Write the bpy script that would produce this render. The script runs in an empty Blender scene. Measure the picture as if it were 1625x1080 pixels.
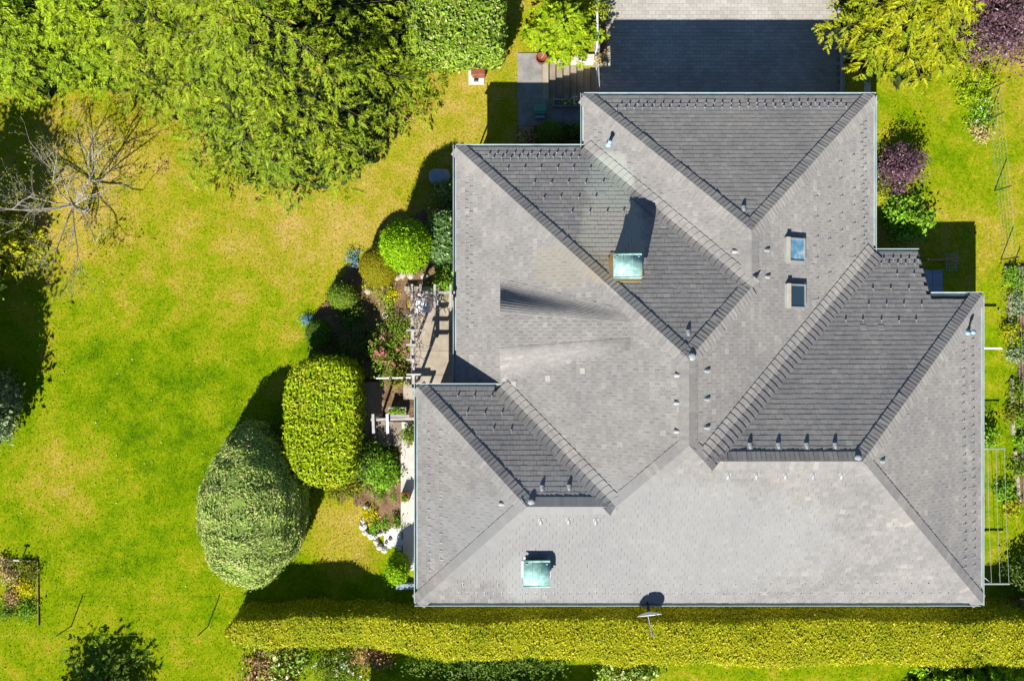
import bpy, math, random
import numpy as np
from mathutils import Vector, Matrix

random.seed(7)
rng = np.random.default_rng(7)
SC = bpy.context.scene
COL = SC.collection
R = math.radians

# ------------------------------------------------------------------ camera
H = 40.0                 # drone height above the western lawn, metres
F = 1260.0               # focal length in photograph pixels
CX, CY = 812.5, 540.0
cam_d = bpy.data.cameras.new('camera')
cam = bpy.data.objects.new('camera', cam_d)
COL.objects.link(cam)
cam.location = (0, 0, H)
cam.rotation_euler = (0, 0, 0)
cam_d.sensor_width = 36
cam_d.lens = F / 1625 * 36
cam_d.clip_end = 2000
SC.camera = cam

# ------------------------------------------------------------------ light
L = Vector((0.456, 1.207, -1.0))          # direction the sunlight travels
SUN_EL = math.atan2(1.0, math.hypot(L.x, L.y))
world = bpy.data.worlds.new('World')
SC.world = world
world.use_nodes = True
wn = world.node_tree.nodes
wl = world.node_tree.links
sky = wn.new('ShaderNodeTexSky')
sky.sky_type = 'NISHITA'
sky.sun_disc = False
sky.sun_elevation = SUN_EL
sky.sun_rotation = math.atan2(-L.x, -L.y)
sky.air_density = 1.0
sky.dust_density = 0.0
sky.ozone_density = 6.0
wl.new(sky.outputs[0], wn['Background'].inputs[0])
wn['Background'].inputs[1].default_value = 0.053
sun_d = bpy.data.lights.new('sun', 'SUN')
sun_d.energy = 5.0
sun_d.angle = R(0.5)
sun_d.color = (1.0, 0.955, 0.88)
sun = bpy.data.objects.new('sun', sun_d)
COL.objects.link(sun)
sun.rotation_euler = L.to_track_quat('-Z', 'Y').to_euler()
sun.location = (-20, -50, 60)
SC.cycles.max_bounces = 5
SC.cycles.diffuse_bounces = 2
SC.cycles.glossy_bounces = 2
SC.cycles.transmission_bounces = 2
SC.cycles.caustics_reflective = False
SC.cycles.caustics_refractive = False
SC.view_settings.view_transform = 'Standard'
SC.view_settings.look = 'None'
SC.view_settings.exposure = 0.95
SC.view_settings.gamma = 1.0
SC.view_settings.use_curve_mapping = False


# ------------------------------------------------------------------ helpers
def at(px, py, z):
    """point at height z that stands under this spot of the photograph"""
    d = (H - z) / F
    return Vector(((px - CX) * d, (CY - py) * d, z))


def sstep(a, b, x):
    t = min(1.0, max(0.0, (x - a) / (b - a)))
    return t * t * (3 - 2 * t)


def tag(o, label=None, cat=None, group=None, kind=None):
    if label: o['label'] = label
    if cat: o['category'] = cat
    if group: o['group'] = group
    if kind: o['kind'] = kind
    return o


def thing(name, loc, label, cat, group=None):
    o = bpy.data.objects.new(name, None)
    o.empty_display_size = 0.3
    COL.objects.link(o)
    o.location = loc
    return tag(o, label, cat, group)


def hook(o, parent):
    """meshes are built in world coordinates: cancel the empty's own place"""
    if parent is not None:
        o.parent = parent
        if parent.type == 'EMPTY':
            o.location = -Vector(parent.location)


def link_mesh(name, me, mat, parent=None):
    o = bpy.data.objects.new(name, me)
    COL.objects.link(o)
    if mat is not None:
        me.materials.append(mat)
    hook(o, parent)
    return o


def np_mesh(name, V, Fq, rnd=None):
    """fast mesh from arrays; Fq is (n,3) or (n,4)"""
    V = np.asarray(V, dtype=np.float32).reshape(-1, 3)
    Fq = np.asarray(Fq, dtype=np.int32)
    n, k = Fq.shape
    me = bpy.data.meshes.new(name)
    me.vertices.add(len(V))
    me.vertices.foreach_set('co', V.ravel())
    me.loops.add(n * k)
    me.loops.foreach_set('vertex_index', Fq.ravel())
    me.polygons.add(n)
    me.polygons.foreach_set('loop_start', np.arange(n, dtype=np.int32) * k)
    me.polygons.foreach_set('loop_total', np.full(n, k, dtype=np.int32))
    if rnd is not None:
        a = me.attributes.new('rnd', 'FLOAT', 'FACE')
        a.data.foreach_set('value', np.asarray(rnd, dtype=np.float32))
    me.update(calc_edges=True)
    me.shade_flat()
    return me


class MB:
    """collects shapes into one mesh"""
    def __init__(self):
        self.v, self.f = [], []

    def add(self, vs, fs):
        b = len(self.v)
        self.v += [tuple(p) for p in vs]
        self.f += [tuple(i + b for i in f) for f in fs]
        return self

    def box(self, x0, x1, y0, y1, z0, z1, m=None):
        vs = [Vector(p) for p in ((x0, y0, z0), (x1, y0, z0), (x1, y1, z0), (x0, y1, z0),
                                  (x0, y0, z1), (x1, y0, z1), (x1, y1, z1), (x0, y1, z1))]
        if m is not None: vs = [m @ p for p in vs]
        return self.add(vs, ((0, 3, 2, 1), (4, 5, 6, 7), (0, 1, 5, 4), (1, 2, 6, 5), (2, 3, 7, 6), (3, 0, 4, 7)))

    def bevel_box(self, x0, x1, y0, y1, z0, z1, b, m=None):
        """box with its upper edges bevelled"""
        vs = [Vector(p) for p in ((x0, y0, z0), (x1, y0, z0), (x1, y1, z0), (x0, y1, z0),
                                  (x0, y0, z1 - b), (x1, y0, z1 - b), (x1, y1, z1 - b), (x0, y1, z1 - b),
                                  (x0 + b, y0 + b, z1), (x1 - b, y0 + b, z1), (x1 - b, y1 - b, z1), (x0 + b, y1 - b, z1))]
        if m is not None: vs = [m @ p for p in vs]
        return self.add(vs, ((0, 1, 5, 4), (1, 2, 6, 5), (2, 3, 7, 6), (3, 0, 4, 7),
                             (4, 5, 9, 8), (5, 6, 10, 9), (6, 7, 11, 10), (7, 4, 8, 11), (8, 9, 10, 11)))

    def bar(self, a, b, w, h):
        """rectangular beam from a to b"""
        a, b = Vector(a), Vector(b)
        e = (b - a).normalized()
        up = Vector((0, 0, 1)) if abs(e.z) < 0.9 else Vector((1, 0, 0))
        s = e.cross(up).normalized() * w / 2
        u = s.cross(e).normalized() * h / 2
        vs = [a - s - u, a + s - u, a + s + u, a - s + u, b - s - u, b + s - u, b + s + u, b - s + u]
        return self.add(vs, ((0, 1, 2, 3), (7, 6, 5, 4), (0, 4, 5, 1), (1, 5, 6, 2), (2, 6, 7, 3), (3, 7, 4, 0)))

    def tube(self, pts, rad, n=6, cap=True):
        pts = [Vector(p) for p in pts]
        if not hasattr(rad, '__len__'): rad = [rad] * len(pts)
        rings = []
        for i, p in enumerate(pts):
            e = (pts[min(i + 1, len(pts) - 1)] - pts[max(i - 1, 0)])
            if e.length < 1e-9: e = Vector((0, 0, 1))
            e.normalize()
            up = Vector((0, 0, 1)) if abs(e.z) < 0.9 else Vector((1, 0, 0))
            s = e.cross(up).normalized()
            u = s.cross(e)
            rings.append([p + (s * math.cos(2 * math.pi * k / n) + u * math.sin(2 * math.pi * k / n)) * rad[i] for k in range(n)])
        vs = [p for r in rings for p in r]
        fs = []
        for i in range(len(pts) - 1):
            for k in range(n):
                a, b = i * n + k, i * n + (k + 1) % n
                fs.append((a, b, b + n, a + n))
        if cap:
            fs.append(tuple(range(n)))
            fs.append(tuple(reversed(range((len(pts) - 1) * n, len(pts) * n))))
        return self.add(vs, fs)

    def lathe(self, c, prof, n=20):
        """prof: (radius, z) from bottom to top round the vertical through c"""
        c = Vector(c)
        vs = [c + Vector((r * math.cos(2 * math.pi * k / n), r * math.sin(2 * math.pi * k / n), z)) for r, z in prof for k in range(n)]
        fs = []
        for i in range(len(prof) - 1):
            for k in range(n):
                a, b = i * n + k, i * n + (k + 1) % n
                fs.append((a, b, b + n, a + n))
        return self.add(vs, fs)

    def prism(self, poly, z0, z1):
        n = len(poly)
        vs = [(p[0], p[1], z0) for p in poly] + [(p[0], p[1], z1) for p in poly]
        fs = [(i, (i + 1) % n, (i + 1) % n + n, i + n) for i in range(n)]
        fs += [tuple(range(n, 2 * n)), tuple(reversed(range(n)))]
        return self.add(vs, fs)

    def mesh(self, name):
        me = bpy.data.meshes.new(name)
        me.from_pydata([tuple(p) for p in self.v], [], self.f)
        me.update()
        return me

    def build(self, name, mat, parent=None, smooth=False):
        me = self.mesh(name)
        if smooth:
            me.polygons.foreach_set('use_smooth', [True] * len(me.polygons))
        return link_mesh(name, me, mat, parent)


# ------------------------------------------------------------------ materials
def new_mat(name):
    m = bpy.data.materials.new(name)
    m.use_nodes = True
    nt = m.node_tree
    return m, nt, nt.nodes, nt.links, nt.nodes['Principled BSDF']


def ramp(nodes, stops, interp='LINEAR'):
    r = nodes.new('ShaderNodeValToRGB')
    cr = r.color_ramp
    cr.interpolation = interp
    while len(cr.elements) < len(stops): cr.elements.new(0.5)
    for e, (p, c) in zip(cr.elements, stops):
        e.position = p
        e.color = (c[0], c[1], c[2], 1)
    return r


def noise(nodes, links, vec, scale, detail=3, rough=0.55, dist=0.0):
    n = nodes.new('ShaderNodeTexNoise')
    n.inputs['Scale'].default_value = scale
    n.inputs['Detail'].default_value = detail
    n.inputs['Roughness'].default_value = rough
    n.inputs['Distortion'].default_value = dist
    links.new(vec, n.inputs['Vector'])
    return n.outputs['Fac']


def mix(nodes, links, fac, a, b, mode='MIX'):
    m = nodes.new('ShaderNodeMix')
    m.data_type = 'RGBA'
    m.blend_type = mode
    for s, v in ((m.inputs[0], fac), (m.inputs[6], a), (m.inputs[7], b)):
        if isinstance(v, (int, float)): s.default_value = v
        elif isinstance(v, (tuple, list)): s.default_value = (v[0], v[1], v[2], 1)
        else: links.new(v, s)
    return m.outputs[2]


def mth(nodes, links, op, *args, clamp=False):
    m = nodes.new('ShaderNodeMath')
    m.operation = op
    m.use_clamp = clamp
    for s, v in zip(m.inputs, args):
        if isinstance(v, (int, float)): s.default_value = v
        else: links.new(v, s)
    return m.outputs[0]


def bump(nodes, links, bsdf, h, strength, dist):
    b = nodes.new('ShaderNodeBump')
    b.inputs['Strength'].default_value = strength
    b.inputs['Distance'].default_value = dist
    links.new(h, b.inputs['Height'])
    links.new(b.outputs[0], bsdf.inputs['Normal'])


def surf(name, cols, scale=2.0, detail=5, rough=0.8, bstr=0.0, bdist=0.01, bscale=None, metal=0.0, spec=0.3, fine=None, isl=0.0):
    """worn surface: noise between colours, optional fine speckle, optional per-piece variation"""
    m, nt, n, l, p = new_mat(name)
    g = n.new('ShaderNodeNewGeometry')
    k = len(cols)
    f = noise(n, l, g.outputs['Position'], scale, detail, 0.6)
    c = ramp(n, [(0.25 + 0.5 * i / max(1, k - 1), cc) for i, cc in enumerate(cols)])
    l.new(f, c.inputs[0])
    col = c.outputs[0]
    if fine:
        f2 = noise(n, l, g.outputs['Position'], fine[0], 2, 0.7)
        v = ramp(n, [(0.3, (1 - fine[1],) * 3), (0.7, (1 + fine[1],) * 3)])
        l.new(f2, v.inputs[0])
        col = mix(n, l, 1.0, col, v.outputs[0], 'MULTIPLY')
    if isl:
        oi = n.new('ShaderNodeObjectInfo')
        s = mth(n, l, 'FRACT', mth(n, l, 'ADD', g.outputs['Random Per Island'], oi.outputs['Random']))
        v = ramp(n, [(0.0, (1 - isl,) * 3), (1.0, (1 + isl,) * 3)])
        l.new(s, v.inputs[0])
        col = mix(n, l, 1.0, col, v.outputs[0], 'MULTIPLY')
    l.new(col, p.inputs['Base Color'])
    p.inputs['Roughness'].default_value = rough
    p.inputs['Metallic'].default_value = metal
    p.inputs['Specular IOR Level'].default_value = spec
    if bstr:
        bump(n, l, p, noise(n, l, g.outputs['Position'], bscale or scale * 6, 4, 0.65), bstr, bdist)
    return m


def leaf_mat(name, stops, rough=0.55, spec=0.3, trans=0.25, patch=None, tcol=None):
    """leaves: each its own tone, some light through them, patches of another tone"""
    m, nt, n, l, p = new_mat(name)
    a = n.new('ShaderNodeAttribute')
    a.attribute_name = 'rnd'
    c = ramp(n, stops)
    l.new(a.outputs['Fac'], c.inputs[0])
    col = c.outputs[0]
    g = n.new('ShaderNodeNewGeometry')
    if patch:
        scale, pc, amt = patch
        f = noise(n, l, g.outputs['Position'], scale, 3, 0.6)
        r = ramp(n, [(0.45, (0, 0, 0)), (0.68, (1, 1, 1))])
        l.new(f, r.inputs[0])
        col = mix(n, l, mth(n, l, 'MULTIPLY', r.outputs[0], amt), col, pc)
    l.new(col, p.inputs['Base Color'])
    p.inputs['Roughness'].default_value = rough
    p.inputs['Specular IOR Level'].default_value = spec
    t = n.new('ShaderNodeBsdfTranslucent')
    l.new(col, t.inputs['Color'])
    ms = n.new('ShaderNodeMixShader')
    ms.inputs[0].default_value = trans
    l.new(p.outputs[0], ms.inputs[1])
    l.new(t.outputs[0], ms.inputs[2])
    l.new(ms.outputs[0], n['Material Output'].inputs[0])
    return m


def lawn_mat(name):
    m, nt, n, l, p = new_mat(name)
    g = n.new('ShaderNodeNewGeometry')
    pos = g.outputs['Position']
    sx = n.new('ShaderNodeSeparateXYZ')
    l.new(pos, sx.inputs[0])
    big = noise(n, l, pos, 0.16, 3, 0.55)
    mid = noise(n, l, pos, 0.75, 4, 0.6)
    sml = noise(n, l, pos, 3.2, 5, 0.7)
    fin = noise(n, l, pos, 10.0, 3, 0.75)
    # drier towards the trees and the house in the north, and in the strip by the terrace
    dry = mth(n, l, 'MULTIPLY', mth(n, l, 'SUBTRACT', sx.outputs['Y'], 1.0), 0.021)
    dry = mth(n, l, 'MINIMUM', mth(n, l, 'MAXIMUM', dry, -0.05), 0.085)

    def spot(cx, cy, rx, ry, amp):
        dx = mth(n, l, 'DIVIDE', mth(n, l, 'SUBTRACT', sx.outputs['X'], cx), rx)
        dy = mth(n, l, 'DIVIDE', mth(n, l, 'SUBTRACT', sx.outputs['Y'], cy), ry)
        d = mth(n, l, 'ADD', mth(n, l, 'MULTIPLY', dx, dx), mth(n, l, 'MULTIPLY', dy, dy))
        return mth(n, l, 'MULTIPLY', mth(n, l, 'SUBTRACT', 1.0, d, clamp=True), amp)
    for s in ((-8.3, -9.7, 2.8, 2.6, 0.20), (-22.6, -6.8, 3.0, 3.5, 0.13), (-22.5, 8.0, 4.0, 4.0, 0.08), (-8.5, 6.0, 7.0, 3.5, 0.06), (-11.9, -2.4, 0.8, 0.9, 0.16), (-11.2, 0.1, 0.8, 0.7, 0.14),
              (-4.5, 12.0, 4.5, 4.0, 0.06), (21.0, 9.5, 5.0, 4.5, -0.12), (-17.5, -3.5, 6.5, 6.5, -0.05)):
        dry = mth(n, l, 'ADD', dry, spot(*s))
    v = mth(n, l, 'ADD', mth(n, l, 'MULTIPLY', big, 0.22), mth(n, l, 'MULTIPLY', mid, 0.52))
    v = mth(n, l, 'ADD', v, mth(n, l, 'MULTIPLY', sml, 0.36))
    v = mth(n, l, 'ADD', mth(n, l, 'ADD', v, 0.022), dry)
    c = ramp(n, [(0.38, (0.070, 0.14, 0.002)), (0.48, (0.128, 0.205, 0.002)), (0.57, (0.195, 0.242, 0.005)), (0.66, (0.28, 0.252, 0.018)), (0.80, (0.385, 0.28, 0.07))])
    l.new(v, c.inputs[0])
    r = ramp(n, [(0.3, (0.6, 0.62, 0.5)), (0.5, (1.0, 1.0, 1.0)), (0.72, (1.42, 1.36, 1.3))])
    l.new(fin, r.inputs[0])
    col = mix(n, l, 1.0, c.outputs[0], r.outputs[0], 'MULTIPLY')
    cl = noise(n, l, pos, 2.6, 3, 0.6)            # clover and daisies
    rc = ramp(n, [(0.66, (0, 0, 0)), (0.72, (1, 1, 1))])
    l.new(cl, rc.inputs[0])
    col = mix(n, l, mth(n, l, 'MULTIPLY', rc.outputs[0], 0.45), col, (0.07, 0.15, 0.02))
    l.new(col, p.inputs['Base Color'])
    p.inputs['Roughness'].default_value = 1.0
    p.inputs['Specular IOR Level'].default_value = 0.0
    return m


MAT = {}
MAT['lawn'] = lawn_mat('lawn')
MAT['soil'] = surf('soil', [(0.06, 0.035, 0.02), (0.17, 0.10, 0.055), (0.26, 0.17, 0.09)], 1.6, 6, 0.95, 0.8, 0.05, 9, fine=(20, 0.4))
MAT['concrete'] = surf('concrete', [(0.24, 0.20, 0.15), (0.36, 0.31, 0.24), (0.42, 0.38, 0.31)], 1.1, 7, 0.9, 0.3, 0.01, 14, fine=(30, 0.12))
MAT['pale_concrete'] = surf('pale_concrete', [(0.38, 0.36, 0.32), (0.50, 0.47, 0.42), (0.55, 0.53, 0.49)], 1.3, 7, 0.9, 0.3, 0.01, 14, fine=(30, 0.1))
MAT['grey_stone'] = surf('grey_stone', [(0.14, 0.14, 0.135), (0.24, 0.23, 0.215), (0.33, 0.31, 0.28)], 1.5, 7, 0.9, 0.3, 0.01, 14, fine=(25, 0.2))
MAT['step'] = surf('step', [(0.16, 0.13, 0.10), (0.27, 0.22, 0.17), (0.35, 0.29, 0.22)], 1.5, 7, 0.9, 0.3, 0.01, 14, fine=(25, 0.18), isl=0.1)
MAT['paver'] = surf('paver', [(0.30, 0.275, 0.24), (0.38, 0.355, 0.32), (0.44, 0.42, 0.385)], 0.5, 5, 0.9, 0.25, 0.006, 30, fine=(14, 0.1), isl=0.10)
MAT['paver_bed'] = surf('paver_bed', [(0.20, 0.185, 0.165), (0.28, 0.26, 0.235)], 2, 4, 0.95)
MAT['plaster'] = surf('plaster', [(0.55, 0.52, 0.45), (0.66, 0.63, 0.56)], 0.7, 6, 0.9, 0.3, 0.01, 30)
MAT['deck'] = surf('deck', [(0.06, 0.057, 0.055), (0.09, 0.085, 0.08)], 2, 3, 0.95)
MAT['wood_grey'] = surf('wood_grey', [(0.26, 0.24, 0.22), (0.38, 0.36, 0.33), (0.46, 0.44, 0.41)], 4, 6, 0.85, 0.3, 0.01, 30, isl=0.12)
MAT['wood_brown'] = surf('wood_brown', [(0.12, 0.07, 0.04), (0.22, 0.14, 0.085)], 4, 6, 0.85, 0.3, 0.01, 30)
MAT['white'] = surf('white', [(0.62, 0.62, 0.62), (0.74, 0.74, 0.74)], 2, 4, 0.6)
MAT['cloth'] = surf('cloth', [(0.62, 0.64, 0.70), (0.72, 0.74, 0.80)], 2, 4, 0.9)
MAT['gutter'] = surf('gutter', [(0.27, 0.34, 0.34), (0.38, 0.46, 0.46), (0.46, 0.51, 0.50)], 1.2, 5, 0.5, metal=0.15, spec=0.5)
MAT['copper'] = surf('copper', [(0.13, 0.27, 0.23), (0.27, 0.46, 0.41), (0.44, 0.66, 0.60)], 5.0, 7, 0.7, 0.15, 0.01, 8, metal=0.1, spec=0.4)
MAT['stack'] = surf('stack', [(0.22, 0.23, 0.21), (0.36, 0.38, 0.34)], 3, 5, 0.8, 0.3, 0.01, 20)
MAT['flashing'] = surf('flashing', [(0.30, 0.18, 0.07), (0.42, 0.27, 0.11), (0.34, 0.33, 0.25)], 3, 5, 0.7)
MAT['lead'] = surf('lead', [(0.26, 0.29, 0.29), (0.38, 0.42, 0.42)], 2, 5, 0.6, metal=0.2)
MAT['zinc'] = surf('zinc', [(0.34, 0.35, 0.37), (0.46, 0.47, 0.49)], 5, 4, 0.45, metal=0.35, spec=0.5)
MAT['vent'] = surf('vent', [(0.24, 0.245, 0.245), (0.34, 0.345, 0.345)], 6, 4, 0.55, metal=0.1)
MAT['vent_blue'] = surf('vent_blue', [(0.22, 0.36, 0.50), (0.34, 0.48, 0.60)], 6, 4, 0.5)
MAT['cream'] = surf('cream', [(0.44, 0.38, 0.28), (0.58, 0.51, 0.39)], 3, 5, 0.6)
MAT['dark_metal'] = surf('dark_metal', [(0.035, 0.037, 0.04), (0.06, 0.062, 0.065)], 4, 4, 0.5, metal=0.3)
MAT['rust'] = surf('rust', [(0.15, 0.045, 0.025), (0.26, 0.09, 0.05)], 5, 6, 0.8, 0.3, 0.01, 20)
MAT['terracotta'] = surf('terracotta', [(0.40, 0.14, 0.05), (0.52, 0.21, 0.09)], 4, 5, 0.85)
MAT['blue_grey'] = surf('blue_grey', [(0.20, 0.26, 0.32), (0.29, 0.36, 0.43)], 2, 5, 0.6)
MAT['green_box'] = surf('green_box', [(0.05, 0.25, 0.16), (0.08, 0.34, 0.22)], 2, 4, 0.6)
MAT['stone_white'] = surf('stone_white', [(0.48, 0.46, 0.43), (0.66, 0.65, 0.62)], 3, 5, 0.85, 0.4, 0.02, 12)
MAT['asphalt'] = surf('asphalt', [(0.04, 0.045, 0.055), (0.07, 0.075, 0.085)], 3, 5, 0.9, fine=(40, 0.3))
MAT['bark'] = surf('bark', [(0.07, 0.05, 0.035), (0.15, 0.11, 0.08)], 6, 6, 0.95, 0.6, 0.03, 20)
MAT['bark_pale'] = surf('bark_pale', [(0.24, 0.21, 0.18), (0.40, 0.37, 0.33)], 6, 6, 0.9, 0.4, 0.02, 20)
MAT['vine'] = surf('vine', [(0.11, 0.075, 0.06), (0.23, 0.16, 0.135)], 6, 5, 0.9)
MAT['red_tile'] = surf('red_tile', [(0.20, 0.08, 0.05), (0.30, 0.13, 0.08)], 2, 5, 0.85)

# window glass: a real pane with the sky mirrored in it
_m, _nt, _n, _l, _p = new_mat('glass')
_p.inputs['Base Color'].default_value = (0.02, 0.035, 0.045, 1)
_p.inputs['Roughness'].default_value = 0.04
_p.inputs['Specular IOR Level'].default_value = 1.0
_p.inputs['Coat Weight'].default_value = 1.0
_p.inputs['Coat Roughness'].default_value = 0.03
MAT['glass'] = _m
_m, _nt, _n, _l, _p = new_mat('glass_painted_sky')
_g = _n.new('ShaderNodeNewGeometry')
_c = ramp(_n, [(0.38, (0.07, 0.20, 0.32)), (0.58, (0.16, 0.32, 0.42)), (0.70, (0.42, 0.48, 0.5))])  # blue and pale tones of the reflected sky painted into the pane
_l.new(noise(_n, _l, _g.outputs['Position'], 2.2, 3), _c.inputs[0])
_l.new(_c.outputs[0], _p.inputs['Base Color'])
_p.inputs['Roughness'].default_value = 0.25
_p.inputs['Coat Weight'].default_value = 1.0
MAT['glass_painted_sky'] = _m


def tile_mat(stains_and_sunlight):
    """grey fibre-cement shingles: every piece its own tone, lichen, pale wash under the copper, painted sunlight on the south slope"""
    m, nt, n, l, p = new_mat('roof_tile')
    g = n.new('ShaderNodeNewGeometry')
    pos = g.outputs['Position']
    oi = n.new('ShaderNodeObjectInfo')
    s = mth(n, l, 'FRACT', mth(n, l, 'ADD', g.outputs['Random Per Island'], oi.outputs['Random']))
    c = ramp(n, [(0.0, (0.245, 0.237, 0.228)), (0.5, (0.267, 0.259, 0.247)), (0.95, (0.288, 0.279, 0.266)), (1.0, (0.33, 0.315, 0.295))])
    l.new(s, c.inputs[0])
    col = c.outputs[0]
    big = ramp(n, [(0.3, (0.86, 0.86, 0.88)), (0.7, (1.12, 1.1, 1.06))])
    l.new(noise(n, l, pos, 0.45, 5, 0.6), big.inputs[0])
    col = mix(n, l, 1.0, col, big.outputs[0], 'MULTIPLY')
    fin = ramp(n, [(0.3, (0.84, 0.84, 0.85)), (0.7, (1.13, 1.13, 1.12))])
    l.new(noise(n, l, pos, 6.0, 5, 0.75), fin.inputs[0])
    col = mix(n, l, 1.0, col, fin.outputs[0], 'MULTIPLY')
    lf = ramp(n, [(0.72, (0, 0, 0)), (0.76, (1, 1, 1))])
    l.new(noise(n, l, pos, 5.0, 4, 0.65), lf.inputs[0])
    col = mix(n, l, mth(n, l, 'MULTIPLY', lf.outputs[0], 0.45), col, (0.32, 0.31, 0.26))
    ds = ramp(n, [(0.66, (0, 0, 0)), (0.72, (1, 1, 1))])
    l.new(noise(n, l, pos, 3.1, 5, 0.7, 0.4), ds.inputs[0])
    col = mix(n, l, mth(n, l, 'MULTIPLY', ds.outputs[0], 0.38), col, (0.13, 0.125, 0.105))
    sx = n.new('ShaderNodeSeparateXYZ')
    l.new(pos, sx.inputs[0])
    wob = noise(n, l, pos, 1.3, 4, 0.6)
    for (cx, cy, rx, ry, cc, amt) in stains_and_sunlight:
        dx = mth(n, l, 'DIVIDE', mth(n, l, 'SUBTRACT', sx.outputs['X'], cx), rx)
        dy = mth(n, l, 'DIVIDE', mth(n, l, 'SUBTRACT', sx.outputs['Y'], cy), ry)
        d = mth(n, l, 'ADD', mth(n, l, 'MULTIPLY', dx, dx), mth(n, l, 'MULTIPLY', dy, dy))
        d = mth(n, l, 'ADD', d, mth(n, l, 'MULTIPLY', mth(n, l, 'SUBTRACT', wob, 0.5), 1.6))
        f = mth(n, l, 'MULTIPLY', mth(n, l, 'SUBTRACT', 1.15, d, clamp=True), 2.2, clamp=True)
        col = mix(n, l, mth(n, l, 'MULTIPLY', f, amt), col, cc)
    l.new(col, p.inputs['Base Color'])
    p.inputs['Roughness'].default_value = 0.9
    p.inputs['Diffuse Roughness'].default_value = 0.6
    p.inputs['Specular IOR Level'].default_value = 0.2
    bump(n, l, p, noise(n, l, pos, 14, 3, 0.7), 0.2, 0.006)
    return m


# ------------------------------------------------------------------ terrain
XDL, XDR = 4.42, 17.15          # driveway between its two retaining walls
YST0, YST1 = 12.15, 14.05       # garden stairs
XST = 1.85
ZD = -0.93                      # driveway level
ZE = 1.35                       # terrace and eastern garden level


def gz(x, y):
    if y > 7.5: xb, w = 9.0, 1.5
    elif y > 4.5:
        t = (y - 4.5) / 3.0
        xb, w = -6.1 + 15.1 * t, 1.7
    elif y > -10: xb, w = -6.1, 1.1
    else:
        t = sstep(-10, -14, y) if False else min(1.0, (-10 - y) / 4.0)
        xb, w = -6.1 - 0.6 * t, 1.1 + 2.9 * t
    z = ZE * sstep(xb - w, xb + w, x)
    if (XDL < x < XDR and y > 10.2) or (XST < x < XDR and YST0 < y < YST1):
        z = ZD - 0.2
    return z


def atg(px, py, dz=0.0):
    z = 0.0
    for _ in range(6):
        p = at(px, py, z)
        z = gz(p.x, p.y)
    return at(px, py, z) + Vector((0, 0, dz))


def axis(lo, hi, st, extra):
    a = list(np.arange(lo, hi + 1e-6, st)) + list(extra)
    a += [lo - d for d in (5, 15, 40, 120, 400)] + [hi + d for d in (5, 15, 40, 120, 400)]
    return sorted(set(round(v, 4) for v in a))


gxs = axis(-28, 28, 0.35, [XST - .01, XST + .01, XDL - .01, XDL + .01, XDR - .01, XDR + .01])
gys = axis(-20, 20, 0.35, [10.19, 10.21, YST0 - .01, YST0 + .01, YST1 - .01, YST1 + .01])
V = [(x, y, gz(x, y) + 0.02 * math.sin(x * 0.9) * math.sin(y * 0.7)) for y in gys for x in gxs]
nx = len(gxs)
Q = [(j * nx + i, j * nx + i + 1, (j + 1) * nx + i + 1, (j + 1) * nx + i) for j in range(len(gys) - 1) for i in range(nx - 1)]
gm = np_mesh('lawn_ground', V, Q)
gm.polygons.foreach_set('use_smooth', [True] * len(gm.polygons))
ground = link_mesh('lawn_ground', gm, MAT['lawn'])
tag(ground, kind='structure')
# ------------------------------------------------------------------ house: roof planes
Z1, Z2 = 3.26, 4.33             # lower and upper eaves
T = math.tan(R(27.3))
s1, s2 = (H - Z1) / F, (H - Z2) / F
xW1 = (724 - CX) * s1; yN2 = (CY - 234) * s1
xN = (926.5 - CX) * s1; yN1 = (CY - 152) * s1; xE1 = (1386 - CX) * s1
xW3 = (662.5 - CX) * s2; yN3 = (CY - 613.5) * s2; yS = (CY - 956) * s2
xE2 = (1556.5 - CX) * s2; yN4 = (CY - 468.5) * s2; xJ = (1478 - CX) * s2


class Face:
    """roof plane: rises from its eave with pitch T; d = outward direction in plan"""
    def __init__(self, name, d, e, z0, poly):
        self.name, self.d, self.e, self.z0, self.poly = name, d, e, z0, poly
        self.a, self.b = -d[0] * T, -d[1] * T
        self.n = Vector((-self.a, -self.b, 1)).normalized()
        self.u = Vector((-d[1], d[0], 0))                 # along the eave
        self.v = self.n.cross(self.u).normalized()         # up the slope
        if self.v.z < 0: self.v = -self.v; 

    def z(self, x, y):
        return self.z0 + T * (self.e - (x * self.d[0] + y * self.d[1]))

    def hit(self, px, py):
        u, v = (px - CX) / F, (CY - py) / F
        c = self.z0 + T * self.e
        d = (H - c) / (1 + self.a * u + self.b * v)
        return Vector((u * d, v * d, H - d))

    def frame(self, p):
        """matrix with x along the eave, y up the slope, z out of the roof"""
        x = self.v.cross(self.n)
        return Matrix(((x.x, self.v.x, self.n.x, p.x), (x.y, self.v.y, self.n.y, p.y), (x.z, self.v.z, self.n.z, p.z), (0, 0, 0, 1)))


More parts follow.
